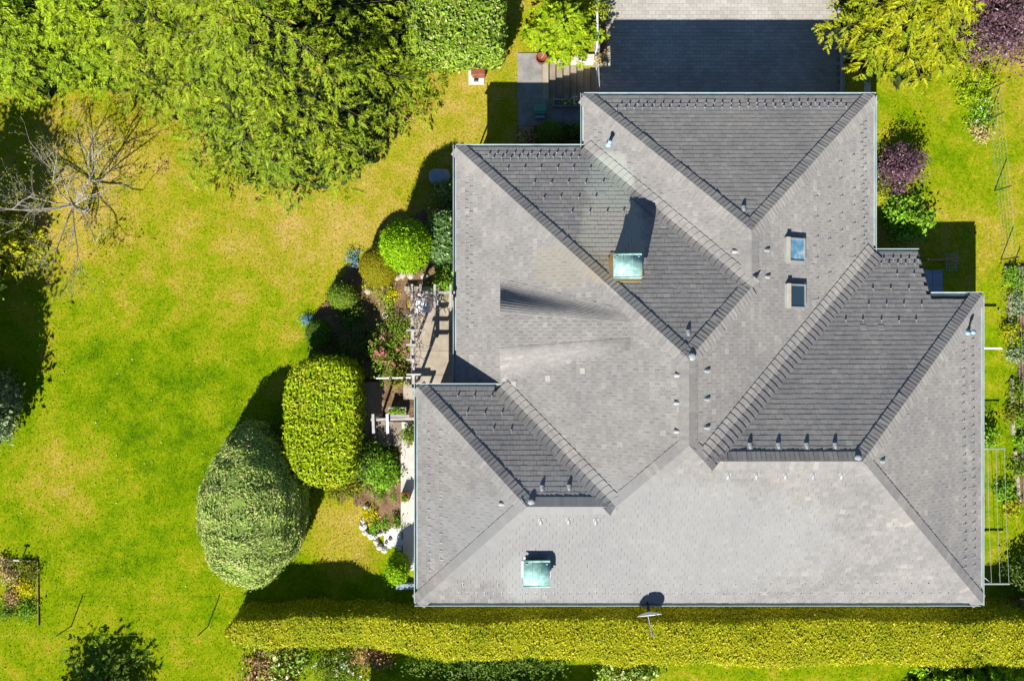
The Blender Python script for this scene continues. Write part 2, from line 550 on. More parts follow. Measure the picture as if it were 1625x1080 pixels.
xm = (xN + xE1) / 2
c_ = (xm, yN1 - (xE1 - xN) / 2)
d_ = (xm, yN2 - (xE1 - xN) / 2)
v0 = (xN, yN2)
xr = (xW1 + xE1) / 2
zr = Z1 + T * (xr - xW1)
f_ = (xr, yN2 - (xr - xW1))
g_ = (xr, yS + (zr - Z2) / T)
yh = (yN4 + yS) / 2
zh = Z2 + T * (yN4 - yS) / 2
h_ = (xE1 - (zh - Z1) / T, yh)
i_ = (xE2 - (yN4 - yS) / 2, yh)
yNl = yN4 + (Z2 - Z1) / T
j_ = (xE1, yNl); k_ = (xJ, yNl); l_ = (xJ, yN4); m_ = (xE2, yN4); n_ = (xE2, yS); o_ = (xW3, yS); p_ = (xW3, yN3)
q_ = (xW3 + (yN3 - yS) / 2, (yN3 + yS) / 2)
zq = Z2 + T * (yN3 - yS) / 2
r_ = (xW1 + (zq - Z1) / T, q_[1])
u_ = (xW1 + (Z2 - Z1) / T, yN3)
a_ = (xN, yN1); b_ = (xE1, yN1); w_ = (xW1, yN2)
FACE = {
    'N1': Face('N1', (0, 1), yN1, Z1, [a_, b_, c_]),
    'W1': Face('W1', (-1, 0), -xN, Z1, [a_, c_, d_, v0]),
    'E1': Face('E1', (1, 0), xE1, Z1, [b_, j_, h_, g_, f_, d_, c_]),
    'N2': Face('N2', (0, 1), yN2, Z1, [w_, v0, d_, f_]),
    'W2': Face('W2', (-1, 0), -xW1, Z1, [w_, f_, g_, r_, u_, (u_[0], yN3 - .55), (xW1, yN3 - .55)]),
    'N3': Face('N3', (0, 1), yN3, Z2, [p_, u_, r_, q_]),
    'W3': Face('W3', (-1, 0), -xW3, Z2, [o_, p_, q_]),
    'S': Face('S', (0, -1), -yS, Z2, [o_, q_, r_, g_, h_, i_, n_]),
    'E2': Face('E2', (1, 0), xE2, Z2, [m_, n_, i_]),
    'N4': Face('N4', (0, 1), yN4, Z2, [j_, k_, l_, m_, i_, h_]),
}


def inside(poly, x, y):
    r = False
    j = len(poly) - 1
    for i in range(len(poly)):
        xi, yi = poly[i]; xj, yj = poly[j]
        if (yi > y) != (yj > y) and x < (xj - xi) * (y - yi) / (yj - yi) + xi: r = not r
        j = i
    return r


house = thing('house', (6, 0, ZE), 'large grey shingle hipped house with many roof slopes and two copper chimneys', 'house')
roof_mb = MB()
for fc in FACE.values():
    roof_mb.add([(x, y, fc.z(x, y) - 0.03) for x, y in fc.poly], [tuple(range(len(fc.poly)))])
roof = roof_mb.build('roof', MAT['deck'], house)

ST1 = FACE['N2'].hit(985, 385); ST2 = FACE['S'].hit(840, 910)
SB = FACE['N2'].hit(960, 300)
EXPO = 0.205                      # plan exposure of a course
TW = 0.285
MAT['tile'] = tile_mat([
    (ST1.x - 0.3, ST1.y + 0.4, 1.45, 2.4, (0.43, 0.41, 0.34), 0.8),
    (SB.x + 0.2, SB.y + 0.4, 1.1, 1.4, (0.36, 0.39, 0.34), 0.7),
    (FACE['N2'].hit(952, 425).x, FACE['N2'].hit(952, 425).y, 0.7, 0.7, (0.38, 0.28, 0.15), 0.4),
    (ST2.x - 0.2, ST2.y - 0.2, 1.0, 1.3, (0.36, 0.37, 0.34), 0.6),
    (FACE['W2'].hit(905, 420).x, FACE['W2'].hit(905, 420).y, 1.6, 1.0, (0.30, 0.275, 0.22), 0.55),
    (FACE['S'].hit(1000, 860).x, FACE['S'].hit(1000, 860).y, 9.0, 3.2, (0.30, 0.303, 0.30), 0.6),  # south slope lightened: sunlit brightness painted into the tile colour
])

# eyebrow dormer in the western slope
W2 = FACE['W2']
XF = xW1 + round((W2.hit(797, 520).x - xW1) / EXPO) * EXPO
XT = W2.hit(1000, 525).x
A0 = 1.0


def eb_par(x):
    s = (x - XF) / (XT - XF)
    yc = 0.42 + 0.0 * s
    return s, yc, 0.75 - 0.45 * s, 2.35 - 1.55 * s      # s, centre, inner and outer half width


def eb(x, y):
    s, yc, wi, wo = eb_par(x)
    if s < -1e-6 or s > 1: return 0.0
    a = A0 * (1 - s)
    q = abs(y - yc)
    if q >= wo: return 0.0
    if q <= wi: return a
    return a * 0.5 * (1 + math.cos(math.pi * (q - wi) / (wo - wi)))


def tile_box(w, h, th, lift):
    """shingle in its own frame: x along the eave, y up the slope; butt at y=0"""
    x = w / 2
    return ([(-x, 0, lift + th), (x, 0, lift + th), (x, h, lift), (-x, h, lift), (-x, 0, -0.005), (x, 0, -0.005), (x, h, -0.005), (-x, h, -0.005)],
            [(0, 1, 2, 3), (4, 5, 1, 0), (5, 6, 2, 1), (7, 4, 0, 3)])


def scatter_pieces(name, rest_name, tmpl, mats, material, parent, limit=300):
    """copies that share one mesh: the nearest `limit` as objects, the rest as one mesh"""
    camp = Vector((0, 0, H))
    order = sorted(range(len(mats)), key=lambda i: (mats[i].translation - camp).length)
    vs, fs = tmpl
    me = bpy.data.meshes.new(name)
    me.from_pydata(vs, [], fs); me.update()
    me.materials.append(material)
    for i in order[:limit]:
        o = bpy.data.objects.new(name, me)
        COL.objects.link(o)
        o.parent = parent
        base = Matrix.Identity(4)
        if parent is not None and parent.type == 'EMPTY': base = Matrix.Translation(-Vector(parent.location))
        o.matrix_basis = base @ mats[i]
    rest = order[limit:]
    if rest:
        return merged(rest_name, tmpl, [mats[i] for i in rest], material, parent)


def merged(name, tmpl, mats, material, parent, kind='stuff'):
    vs, fs = tmpl
    V = np.array([tuple(v) for v in vs]); V1 = np.c_[V, np.ones(len(V))]
    A = np.array([[list(r) for r in m] for m in mats])
    W = np.einsum('nij,vj->nvi', A, V1)[:, :, :3].reshape(-1, 3)
    FQ = np.array(fs)
    FA = (FQ[None] + (np.arange(len(mats)) * len(V))[:, None, None]).reshape(-1, FQ.shape[1])
    o = link_mesh(name, np_mesh(name, W, FA), material, parent)
    o['kind'] = kind
    return o


tile_m = []
bump_v, bump_f = [], []


def add_bump_tile(c00, c10, c11, c01, lift=0.012):
    """single shingle given by its four corners on the curved dormer (c00-c10 is the butt)"""
    b = len(bump_v)
    up = Vector((0, 0, 1))
    for c, dz in ((c00, lift + .008), (c10, lift + .008), (c11, .008), (c01, .008), (c00, -.01), (c10, -.01), (c11, -.01), (c01, -.01)):
        bump_v.append(tuple(Vector(c) + up * dz))
    for q in ((0, 1, 2, 3), (4, 5, 1, 0), (5, 6, 2, 1), (7, 4, 0, 3)):
        bump_f.append(tuple(b + k for k in q))


def cross_frame(fc, px_, py_):
    return fc.frame(Vector((px_, py_, fc.z(px_, py_))))


cosp = math.cos(math.atan(T))
for fc in FACE.values():
    P = fc.poly
    us = [p[0] * fc.u.x + p[1] * fc.u.y for p in P]
    vs = [fc.e - (p[0] * fc.d[0] + p[1] * fc.d[1]) for p in P]       # plan distance up from the eave
    umin, umax, vmin, vmax = min(us), max(us), min(vs), max(vs)
    row = 0
    v = vmin
    while v < vmax:
        off = (row % 2) * TW / 2 + random.uniform(-.01, .01)
        u = umin - off
        while u < umax:
            w = TW
            pts = []
            for uu, vv in ((u, v), (u + w, v), (u + w, v + EXPO), (u, v + EXPO)):
                uu = min(max(uu, umin + .002), umax - .002)
                dd = fc.e - max(vv, vmin + .003)
                pts.append((uu * fc.u.x + dd * fc.d[0], uu * fc.u.y + dd * fc.d[1]))
            ins = [inside(P, *p) for p in pts]
            if all(ins) and (pts[1][0] - pts[0][0]) ** 2 + (pts[1][1] - pts[0][1]) ** 2 > 0.01:
                cx = sum(p[0] for p in pts) / 4; cy = sum(p[1] for p in pts) / 4
                if fc is W2 and XF < cx < XT and abs(cy - eb_par(cx)[1]) < eb_par(cx)[3] + .02:
                    s, yc, wi, wo = eb_par(cx)
                    q = abs(cy - yc)
                    if q < wi + 0.2 or q > wo - 0.25:
                        g = 0.006
                        cc = []
                        for (x, y) in pts:
                            y2 = y + (g if y < cy else -g)
                            cc.append((x, y2, fc.z(x, y) + eb(max(x, XF + .001), y) - (.012 if q > wi - .15 else 0)))
                        add_bump_tile(*cc)
                else:
                    dd = fc.e - max(v, vmin + .003)
                    ux = u + w / 2
                    m = cross_frame(fc, ux * fc.u.x + dd * fc.d[0], ux * fc.u.y + dd * fc.d[1])
                    m = m @ Matrix.Translation((random.uniform(-.004, .004), random.uniform(-.009, .009), random.uniform(0, .004)))
                    m = m @ Matrix.Rotation(random.gauss(0, .008), 4, 'Z')
                    if random.random() < 0.012:
                        m = m @ Matrix.Rotation(R(random.uniform(1.0, 2.2)), 4, 'X')
                    tile_m.append(m)
            u += w
        v += EXPO
        row += 1
# dormer flanks: courses run along the curved sides
for side in (1, -1):
    NR, NCOL = 14, 21
    for j in range(NR):
        for i in range(NCOL):
            cs = []
            for di, dj in ((0, 1), (1, 1), (1, 0), (0, 0)):
                x = XF + (XT - XF) * min(1, max(0.0005, (i + di + (0.5 if j % 2 else 0) * (0 < i + di < NCOL)) / NCOL))
                s, yc, wi, wo = eb_par(x)
                y = yc + side * (wi + (wo - wi) * (j + dj) / NR)
                cs.append((x, y, W2.z(x, y) + eb(x, y)))
            add_bump_tile(*cs, lift=0.016)
tmpl_tile = tile_box(TW - 0.007, EXPO / cosp + 0.012, 0.0095, 0.003)
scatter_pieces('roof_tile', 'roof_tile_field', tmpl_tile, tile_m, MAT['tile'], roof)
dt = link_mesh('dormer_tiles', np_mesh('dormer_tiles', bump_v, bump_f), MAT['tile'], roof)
dt['kind'] = 'stuff'
# dormer front with its glazing
fr = MB(); gl = MB()
N = 24
ys = [0.42 - 2.3 + 4.6 * i / N for i in range(N + 1)]
for i in range(N):
    y0, y1 = ys[i], ys[i + 1]
    z00, z01 = W2.z(XF, y0), W2.z(XF, y1)
    e0, e1 = eb(XF + .001, y0), eb(XF + .001, y1)
    fr.add([(XF + .02, y0, z00 - .05), (XF + .02, y1, z01 - .05), (XF + .02, y1, z01 + e1 + .01), (XF + .02, y0, z00 + e0 + .01)], [(0, 1, 2, 3)])
    if e0 > .35 and e1 > .35:
        gl.add([(XF + .012, y0, z00 + .1), (XF + .012, y1, z01 + .1), (XF + .012, y1, z01 + e1 - .12), (XF + .012, y0, z00 + e0 - .12)], [(0, 1, 2, 3)])
dorm = fr.build('dormer_front', MAT['lead'], house)
gl.build('pane', MAT['glass'], dorm)


def P3(fc, p):
    return Vector((p[0], p[1], fc.z(*p)))


# ---- hip and ridge caps
cap_w = 0.40
caps = []                     # (template, matrices)
ncap_left = 300


def hip(A, B, f1, f2, start=0.0):
    A3, B3 = P3(f1, A), P3(f1, B)
    e = (B3 - A3)
    ln = e.length
    e.normalize()
    out = []
    for f in (f1, f2):
        s = f.n.cross(e).normalized()
        c = Vector(((f.poly[0][0] + f.poly[1][0] + f.poly[2][0]) / 3, (f.poly[0][1] + f.poly[1][1] + f.poly[2][1]) / 3, 0))
        cen = sum((Vector((p[0], p[1], 0)) for p in f.poly), Vector()) / len(f.poly)
        mid = (A3 + B3) / 2
        if s.dot(cen - Vector((mid.x, mid.y, 0))) < 0: s = -s
        out.append(s)
    up = (f1.n + f2.n).normalized()
    rx = up.cross(e).normalized()
    base = Matrix(((rx.x, e.x, up.x, 0), (rx.y, e.y, up.y, 0), (rx.z, e.z, up.z, 0), (0, 0, 0, 1)))
    inv = base.inverted()
    sp, lt = 0.19, 0.235
    vs, fs = [], []
    for k, (s, f) in enumerate(zip(out, (f1, f2))):
        sl = (inv.to_3x3() @ s); nl = (inv.to_3x3() @ f.n)
        b = len(vs)
        for yy, dz in ((0, 0.030), (lt, 0.014)):
            vs.append(Vector((0, yy, dz + 0.035)))
            vs.append(sl * cap_w + Vector((0, yy, 0)) + nl * (dz + 0.012))
            vs.append(sl * (cap_w - 0.004) + Vector((0, yy, 0)) + nl * (-0.02))
        vs.append(Vector((0, 0, 0.0)))
        fs += [(b, b + 1, b + 4, b + 3), (b + 1, b + 2, b + 5, b + 4), (b + 6, b + 2, b + 1, b)]
    fs4 = [f + (f[-1],) if len(f) == 3 else f for f in fs]
    n = int(ln / sp)
    sp = ln / max(1, n)
    ms = []
    for i in range(n):
        m = base.copy()
        m.translation = A3 + e * (i * sp) + up * random.uniform(0, .004)
        m = m @ Matrix.Rotation(random.gauss(0, .012), 4, 'Y') @ Matrix.Rotation(random.gauss(0, .008), 4, 'Z')
        ms.append(m)
    caps.append(((vs, [f for f in fs]), ms))


F_ = FACE
hip(a_, c_, F_['N1'], F_['W1']); hip(b_, c_, F_['N1'], F_['E1']); hip(d_, c_, F_['W1'], F_['E1'])
hip(d_, f_, F_['N2'], F_['E1']); hip(w_, f_, F_['N2'], F_['W2']); hip(g_, f_, F_['W2'], F_['E1'])
hip(r_, g_, F_['W2'], F_['S']); hip(h_, g_, F_['E1'], F_['S']); hip(i_, h_, F_['N4'], F_['S'])
hip(m_, i_, F_['N4'], F_['E2']); hip(n_, i_, F_['S'], F_['E2']); hip(p_, q_, F_['N3'], F_['W3'])
hip(o_, q_, F_['W3'], F_['S']); hip(q_, r_, F_['N3'], F_['S'])
allc = sorted(((m.translation - Vector((0, 0, H))).length, k, i) for k, (t, ms) in enumerate(caps) for i, m in enumerate(ms))
near = set((k, i) for _, k, i in allc[:300])
rv, rf = [], []
for k, ((vs, fs), ms) in enumerate(caps):
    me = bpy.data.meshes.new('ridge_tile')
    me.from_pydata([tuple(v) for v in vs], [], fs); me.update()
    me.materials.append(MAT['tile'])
    for i, m in enumerate(ms):
        if (k, i) in near:
            o = bpy.data.objects.new('ridge_tile', me)
            COL.objects.link(o)
            o.parent = roof
            o.matrix_basis = m
        else:
            b = len(rv)
            rv += [tuple(m @ Vector(v)) for v in vs]
            rf += [tuple(j + b for j in f) for f in fs]
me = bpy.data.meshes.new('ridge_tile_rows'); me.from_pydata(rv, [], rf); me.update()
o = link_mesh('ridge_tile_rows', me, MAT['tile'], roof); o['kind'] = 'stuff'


# ---- swept valleys: one curved course after another
def valley(A, B, f1, f2, hw=0.55):
    A3, B3 = P3(f1, A), P3(f1, B)
    e = B3 - A3
    ln = e.length
    e.normalize()
    dirs = []
    for f in (f1, f2):
        s = f.n.cross(e).normalized()
        if s.z < 0: s = -s
        dirs.append(s)
    up = Vector((0, 0, 1))
    prof = []                                  # across the valley
    for k in range(-4, 5):
        t = k / 4
        s = dirs[1] if t > 0 else dirs[0]
        nn = f2.n if t > 0 else f1.n
        prof.append(s * abs(t) * hw + nn * 0.020 + up * 0.02 * (1 - abs(t)) ** 2)
    n = int(ln / (EXPO * 1.45))
    sp = ln / n
    for i in range(n):
        base = A3 + e * (i * sp)
        m = MB()
        for k in range(8):
            g = 0.012
            p0, p1 = prof[k].lerp(prof[k + 1], g), prof[k].lerp(prof[k + 1], 1 - g)
            lift = 0.034 + random.uniform(0, .004)
            bow0, bow1 = e * (0.10 * (abs(k - 4) / 4) ** 2), e * (0.10 * (abs(k + 1 - 4) / 4) ** 2)
            q = [base + p0 + bow0 + up * lift, base + p1 + bow1 + up * lift, base + p1 + bow1 + e * (sp * 1.08) + up * .004, base + p0 + bow0 + e * (sp * 1.08) + up * .004,
                 base + p0 + bow0 - up * .02, base + p1 + bow1 - up * .02]
            m.add(q, [(0, 1, 2, 3), (4, 5, 1, 0)])
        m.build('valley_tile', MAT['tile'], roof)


valley(v0, d_, F_['N2'], F_['W1'], 0.42)
valley(u_, r_, F_['N3'], F_['W2'], 0.45)
valley(j_, h_, F_['N4'], F_['E1'], 0.50)


# ---- gutters
def gutter(A, B, z, out):
    A, B = Vector((A[0], A[1], z)), Vector((B[0], B[1], z))
    o2 = Vector((out[0], out[1], 0))
    prof = [(-.03, -.02), (-.03, -.10), (.02, -.135), (.09, -.135), (.125, -.08), (.125, 0.0), (.155, .004), (.155, -.03)]
    m = MB()
    vs = [A + o2 * a + Vector((0, 0, b)) for a, b in prof] + [B + o2 * a + Vector((0, 0, b)) for a, b in prof]
    k = len(prof)
    m.add(vs, [(i, i + 1, i + 1 + k, i + k) for i in range(k - 1)])
    m.build('gutter', MAT['gutter'], house)


OV = 0.13
gutter((xN, yN1), (xE1 + OV, yN1), Z1, (0, 1)); gutter((xN, yN1 + OV), (xN, yN2), Z1, (-1, 0))
gutter((xW1, yN2), (xN, yN2), Z1, (0, 1)); gutter((xW1, yN2 + OV), (xW1, yN3 - .5), Z1, (-1, 0))
gutter((xE1, yN1), (xE1, yNl), Z1, (1, 0)); gutter((xE1, yNl), (xJ, yNl), Z1, (0, 1))
gutter((xJ, yN4), (xE2 + OV, yN4), Z2, (0, 1)); gutter((xE2, yN4), (xE2, yS - OV), Z2, (1, 0))
gutter((xW3 - OV, yS), (xE2, yS), Z2, (0, -1)); gutter((xW3, yS), (xW3, yN3 + OV), Z2, (-1, 0))
gutter((xW3, yN3), (u_[0], yN3), Z2, (0, 1))
# downpipes
for (x, y, z) in ((xN - .05, yN2 + .2, Z1), (xW1 - .02, yN2 - .5, Z1), (xE2 + .02, yS + .6, Z2), (xW3 - .02, yS + .6, Z2)):
    MB().tube([(x, y, z - .1), (x + .25 * (1 if x < 5 else -1), y, z - .5), (x + .45 * (1 if x < 5 else -1), y, z - .9), (x + .45 * (1 if x < 5 else -1), y, gz(x, y) - .1)], .045, 8).build('downpipe', MAT['gutter'], house)

# ---- walls under the eaves
wall = MB()
I = 0.55
wall.box(xN + I, xE1 - I, 2, yN1 - I, -1.3, Z1 + .2)
wall.box(xW1 + I, xE1 - I - .003, yN3 - 1, yN2 - I, -.4, Z1 + .196)
wall.box(xW3 + I, xE2 - I - .003, yS + I, yN3 - I, .2, Z2 + .2)
wall.box(xE1 - I - .2, xE2 - I, yS + I + .003, yN4 - I, .2, Z2 + .196)
wall.box(xE1 - I - .1, xJ - .1, yN4 - I - .2, yNl - I, .2, Z1 + .2)
walls = wall.build('wall', MAT['plaster'], house)


def window(c, w, h, out, name='window'):
    """c = centre of the opening on the wall face, out = outward direction"""
    s = Vector((-out[1], out[0], 0))
    o3 = Vector((out[0], out[1], 0))
    c = Vector(c)
    m = Matrix(((s.x, o3.x, 0, c.x), (s.y, o3.y, 0, c.y), (0, 0, 1, c.z), (0, 0, 0, 1)))
    fr = MB()
    fr.box(-w / 2, w / 2, .003, .05, h / 2 - .07, h / 2, m).box(-w / 2, w / 2, .003, .05, -h / 2, -h / 2 + .07, m)
    for x in (-w / 2, -.03, w / 2 - .07):
        fr.box(x, x + .07, .003, .047, -h / 2 + .07, h / 2 - .07, m)
    wo = fr.build(name, MAT['white'], house)
    MB().box(-w / 2 + .07, w / 2 - .07, .003, .02, -h / 2 + .07, h / 2 - .07, m).build('pane', MAT['glass'], wo)
    MB().box(-w / 2 - .06, w / 2 + .06, .003, .12, -h / 2 - .05, -h / 2 - .005, m).build('sill', MAT['pale_concrete'], wo)


for y in (6.0, 3.4, 0.6): window((xW1 + I, y, 2.2), 1.6, 1.5, (-1, 0))
for y in (-4.6, -8.0): window((xW3 + I, y, 2.75), 1.6, 1.4, (-1, 0))
for x in (-1.5, 2.5, 6.5, 10.5, 14.5): window((x, yS + I, 2.8), 1.6, 1.4, (0, -1))
for y in (-2, -6): window((xE2 - I, y, 2.8), 1.6, 1.4, (1, 0))
for x in (7.0, 13.5): window((x, yN1 - I, 2.3), 1.5, 1.2, (0, 1))
door = MB().box(1.2, 2.2, yN2 - I + .003, yN2 - I + .06, .05, 2.1).build('door', MAT['wood_brown'], house)
MB().box(2.02, 2.12, yN2 - I + .06, yN2 - I + .12, 1.0, 1.06).build('handle', MAT['zinc'], door)
gar = MB().box(8.0, 13.0, yN1 - I + .003, yN1 - I + .06, ZD, ZD + 2.2).build('garage_door', MAT['wood_brown'], house)

# ---- snow guards
sg = []


def guards(fn, px0, py0, px1, py1, n):
    fc = FACE[fn]
    for i in range(n):
        t = i / max(1, n - 1)
        p = fc.hit(px0 + (px1 - px0) * t + random.uniform(-.8, .8), py0 + (py1 - py0) * t + random.uniform(-.8, .8))
        sg.append(fc.frame(p) @ Matrix.Rotation(random.gauss(0, .08), 4, 'Z'))


guards('N1', 985, 168, 1335, 165, 27); guards('N1', 978, 174, 1342, 171, 27)
guards('N2', 776, 247, 910, 245, 11); guards('N2', 783, 253, 919, 251, 11); guards('N2', 805, 270, 937, 269, 6)
guards('N2', 848, 293, 957, 292, 5); guards('N2', 863, 316, 946, 315, 4); guards('N2', 908, 339, 990, 338, 4)
guards('W2', 741, 291, 743, 521, 18); guards('W2', 748, 297, 750, 513, 17)
guards('N3', 727, 630, 780, 630, 3); guards('N3', 741, 657, 797, 657, 3); guards('N3', 783, 683, 812, 683, 2)
guards('W3', 681, 672, 683, 905, 18); guards('W3', 699, 682, 701, 888, 16)
guards('S', 735, 926, 790, 926, 2); guards('S', 888, 925, 1475, 923, 22); guards('S', 728, 941, 1505, 938, 58)
guards('E2', 1527, 545, 1531, 900, 27); guards('E2', 1542, 538, 1545, 898, 27)
guards('E1', 1366, 200, 1369, 388, 15); guards('E1', 1371, 194, 1373, 382, 15); guards('E1', 1352, 247, 1355, 408, 7)
guards('E1', 1333, 257, 1335, 394, 6); guards('E1', 1314, 298, 1316, 434, 6); guards('E1', 1294, 312, 1296, 475, 6)
guards('N4', 1403, 413, 1457, 413, 5); guards('N4', 1398, 420, 1451, 420, 5); guards('N4', 1423, 437, 1450, 437, 2)
guards('N4', 1386, 460, 1442, 461, 3); guards('N4', 1379, 485, 1462, 485, 4); guards('N4', 1342, 510, 1454, 511, 5)
guards('W1', 945, 207, 952, 212, 2); guards('W1', 946, 219, 950, 226, 2); guards('W1', 977, 240, 998, 259, 2); guards('W1', 1023, 283, 1050, 308, 2)
g = MB()
g.box(-.014, .014, -.06, .10, .014, .020)
g.box(-.036, .036, -.066, -.054, .014, .068)
g.add([(-.01, -.05, .022), (.01, -.05, .022), (.01, -.05, .08), (-.01, -.05, .08), (-.01, .09, .022), (.01, .09, .022)], [(0, 1, 2, 3), (0, 3, 4, 4)[:3] + (4,), (1, 5, 2, 2)[:3] + (2,), (3, 2, 5, 4)])
g.f = [tuple(dict.fromkeys(f)) for f in g.f]
g.f = [f if len(f) == 4 else f for f in g.f]
gq = [f for f in g.f if len(f) == 4]
scatter_pieces('snow_guard', 'snow_guard_rows', (g.v, gq), sg, MAT['zinc'], roof, 300)


# ---- hooded roof vents
def vent(fn, px, py, s=1.0):
    fc = FACE[fn]
    m = fc.frame(fc.hit(px, py))
    v = MB()
    v.box(-.14 * s, .14 * s, -.05 * s, .22 * s, .012, .022, m)
    # hood: open towards the eave, tapering up the slope
    n = 8
    arc = [(math.cos(math.pi * k / n), math.sin(math.pi * k / n)) for k in range(n + 1)]
    ring0 = [m @ Vector((.13 * s * a, -.12 * s, .024 + .115 * s * b)) for a, b in arc]
    ring1 = [m @ Vector((.09 * s * a, .10 * s, .024 + .075 * s * b)) for a, b in arc]
    ring2 = [m @ Vector((.02 * s * a, .22 * s, .024 + .01 * s * b)) for a, b in arc]
    k = n + 1
    v.add(ring0 + ring1 + ring2, [(i, i + 1, i + 1 + k, i + k) for i in range(n)] + [(i + k, i + 1 + k, i + 1 + 2 * k, i + 2 * k) for i in range(n)])
    o = v.build('roof_vent', MAT['vent'], house)
    MB().add([m @ Vector((.115 * s * a, -.09 * s, .026 + .10 * s * b)) for a, b in arc], [tuple(range(n + 1))]).build('vent_grille', MAT['dark_metal'], o)


for a in (('N1', 1180, 331), ('W1', 1166, 399), ('E1', 1216, 397), ('E1', 1217, 439), ('N2', 1092, 528),
          ('W2', 1075, 595), ('W2', 1074, 639), ('W2', 1074, 684), ('E1', 1121, 588), ('E1', 1121, 633), ('E1', 1121, 678),
          ('N4', 1190, 707), ('N4', 1235, 707), ('N4', 1280, 707), ('N4', 1325, 707), ('N3', 860, 774), ('N3', 903, 773),
          ('W3', 796, 799), ('S', 858, 827), ('S', 902, 826), ('S', 945, 827), ('S', 1155, 755), ('S', 1200, 755), ('S', 1246, 755), ('S', 1290, 755), ('S', 1335, 755), ('E2', 1399, 731)):
    vent(*a, s=0.76)
# pale finial plates where hips meet
for fn, px, py in (('N2', 1098, 566), ('N4', 1361, 727), ('N3', 843, 797)):
    p = FACE[fn].hit(px, py)
    MB().lathe(p + Vector((0, 0, .02)), [(.14, .0), (.15, .04), (.10, .07), (.0, .08)], 10).build('finial', MAT['lead'], house)
# soil pipes
for fn, px, py in (('W1', 966, 229), ('E2', 1535, 527)):
    p = FACE[fn].hit(px, py)
    o = MB().lathe(p, [(.15, -.1), (.13, .08), (.075, .14), (.075, .42), (.1, .43), (.1, .5), (.0, .52)], 14).build('vent_pipe', MAT['vent_blue'], house, True)
# bleached replacement shingles
MAT['tile_pale'] = surf('tile_pale', [(0.30, 0.285, 0.26), (0.38, 0.36, 0.33)], 4, 5, .9)
for fn, px, py in (('W2', 869, 600), ('W2', 924, 588), ('W2', 800, 600), ('W2', 815, 609), ('E1', 1290, 424), ('N4', 1370, 519), ('N4', 1398, 519), ('N2', 1052, 357), ('E1', 1350, 412), ('E1', 1292, 395), ('E1', 1292, 480)):
    fc = FACE[fn]
    z = eb(fc.hit(px, py).x, fc.hit(px, py).y) if fc is W2 else 0
    m = Matrix.Translation((0, 0, z)) @ fc.frame(fc.hit(px, py))
    MB().box(-.13, .13, -.1, .13, .0, .024, m).build('roof_tile', MAT['tile_pale'], roof)


# ---- skylights on the eastern slope
def skylight(px, py, glass):
    fc = FACE['E1']
    m = fc.frame(fc.hit(px, py))
    w, h = .52, .56                 # half sizes along the eave and up the slope
    f = MB()
    f.box(-w, w, h - .11, h, 0, .20, m).box(-w, w, -h, -h + .07, 0, .17, m)
    f.box(-w, -w + .07, -h + .07, h - .11, 0, .172, m).box(w - .07, w, -h + .07, h - .11, 0, .172, m)
    so = f.build('skylight', MAT['lead'], house)
    MB().box(-w - .012, w + .012, h - .16, h + .05, .201, .225, m).build('blind_box', MAT['cream'], so)
    MB().box(-w + .07, w - .07, -h + .07, h - .11, .10, .13, m).build('pane', glass, so)
    MB().box(-w - .12, w + .12, -h - .14, -h, .012, .03, m).build('apron', MAT['lead'], so)


skylight(1259, 397, MAT['glass_painted_sky']); skylight(1260, 470, MAT['glass'])


# ---- chimneys with barrel caps
def chimney(px, py, zc, bright, base_fn, wx, wy):
    c = at(px, py, zc)
    zr_ = FACE[base_fn].z(c.x, c.y) - 1.0
    sx, sy = wx / 2, wy / 2
    st = MB().box(c.x - sx + .07, c.x + sx - .07, c.y - sy + .07, c.y + sy - .07, zr_, zc - .42).build('chimney', MAT['stack'], house)
    po = MB()
    for ax in (-1, 1):
        for ay in (-1, 1):
            x, y = c.x + ax * (sx - .13), c.y + ay * (sy - .13)
            po.box(x - .035, x + .035, y - .035, y + .035, zc - .42, zc - .12)
    po.build('cap_posts', MAT['copper'], st)
    MB().box(c.x - sx + .02, c.x + sx - .02, c.y - sy + .02, c.y + sy - .02, zc - .46, zc - .415).build('crown', MAT['copper'], st)
    n = 14
    vs, fs = [], []
    for i in range(n + 1):
        t = -1 + 2 * i / n
        y = c.y + t * sy
        z = zc - .2 + .2 * math.cos(t * math.pi / 2)
        for x in (c.x - sx, c.x + sx): vs.append((x, y, z + .0))
        for x in (c.x - sx, c.x + sx): vs.append((x, y, z - .025))
    for i in range(n):
        a = 4 * i
        fs += [(a, a + 1, a + 5, a + 4), (a + 2, a + 6, a + 7, a + 3), (a, a + 4, a + 6, a + 2), (a + 1, a + 3, a + 7, a + 5)]
    m = MB().add(vs, fs)
    cap = m.build('chimney_cap', MAT['copper'], st, True)
    for fx in (-.33, .33):
        sm = [(c.x + fx * sx, c.y + (-1 + 2 * i / n) * sy, zc - .2 + .2 * math.cos((-1 + 2 * i / n) * math.pi / 2) + .006) for i in range(n + 1)]
        MB().tube(sm, .012, 5).build('cap_seam', MAT['copper'], st)
    for t in (-1, 1):
        y = c.y + t * sy
        MB().tube([(c.x - sx - .01, y, zc - .2), (c.x + sx + .01, y, zc - .2)], .045, 10).build('cap_roll', MAT['copper'], st, True)
    return c


C1 = chimney(997, 421, FACE['N2'].z(*FACE['N2'].hit(997, 421).xy) + .85, True, 'N2', 1.17, 0.98)
C2 = chimney(852, 912, FACE['S'].z(*FACE['S'].hit(852, 912).xy) + 1.12, False, 'S', 1.12, 1.08)
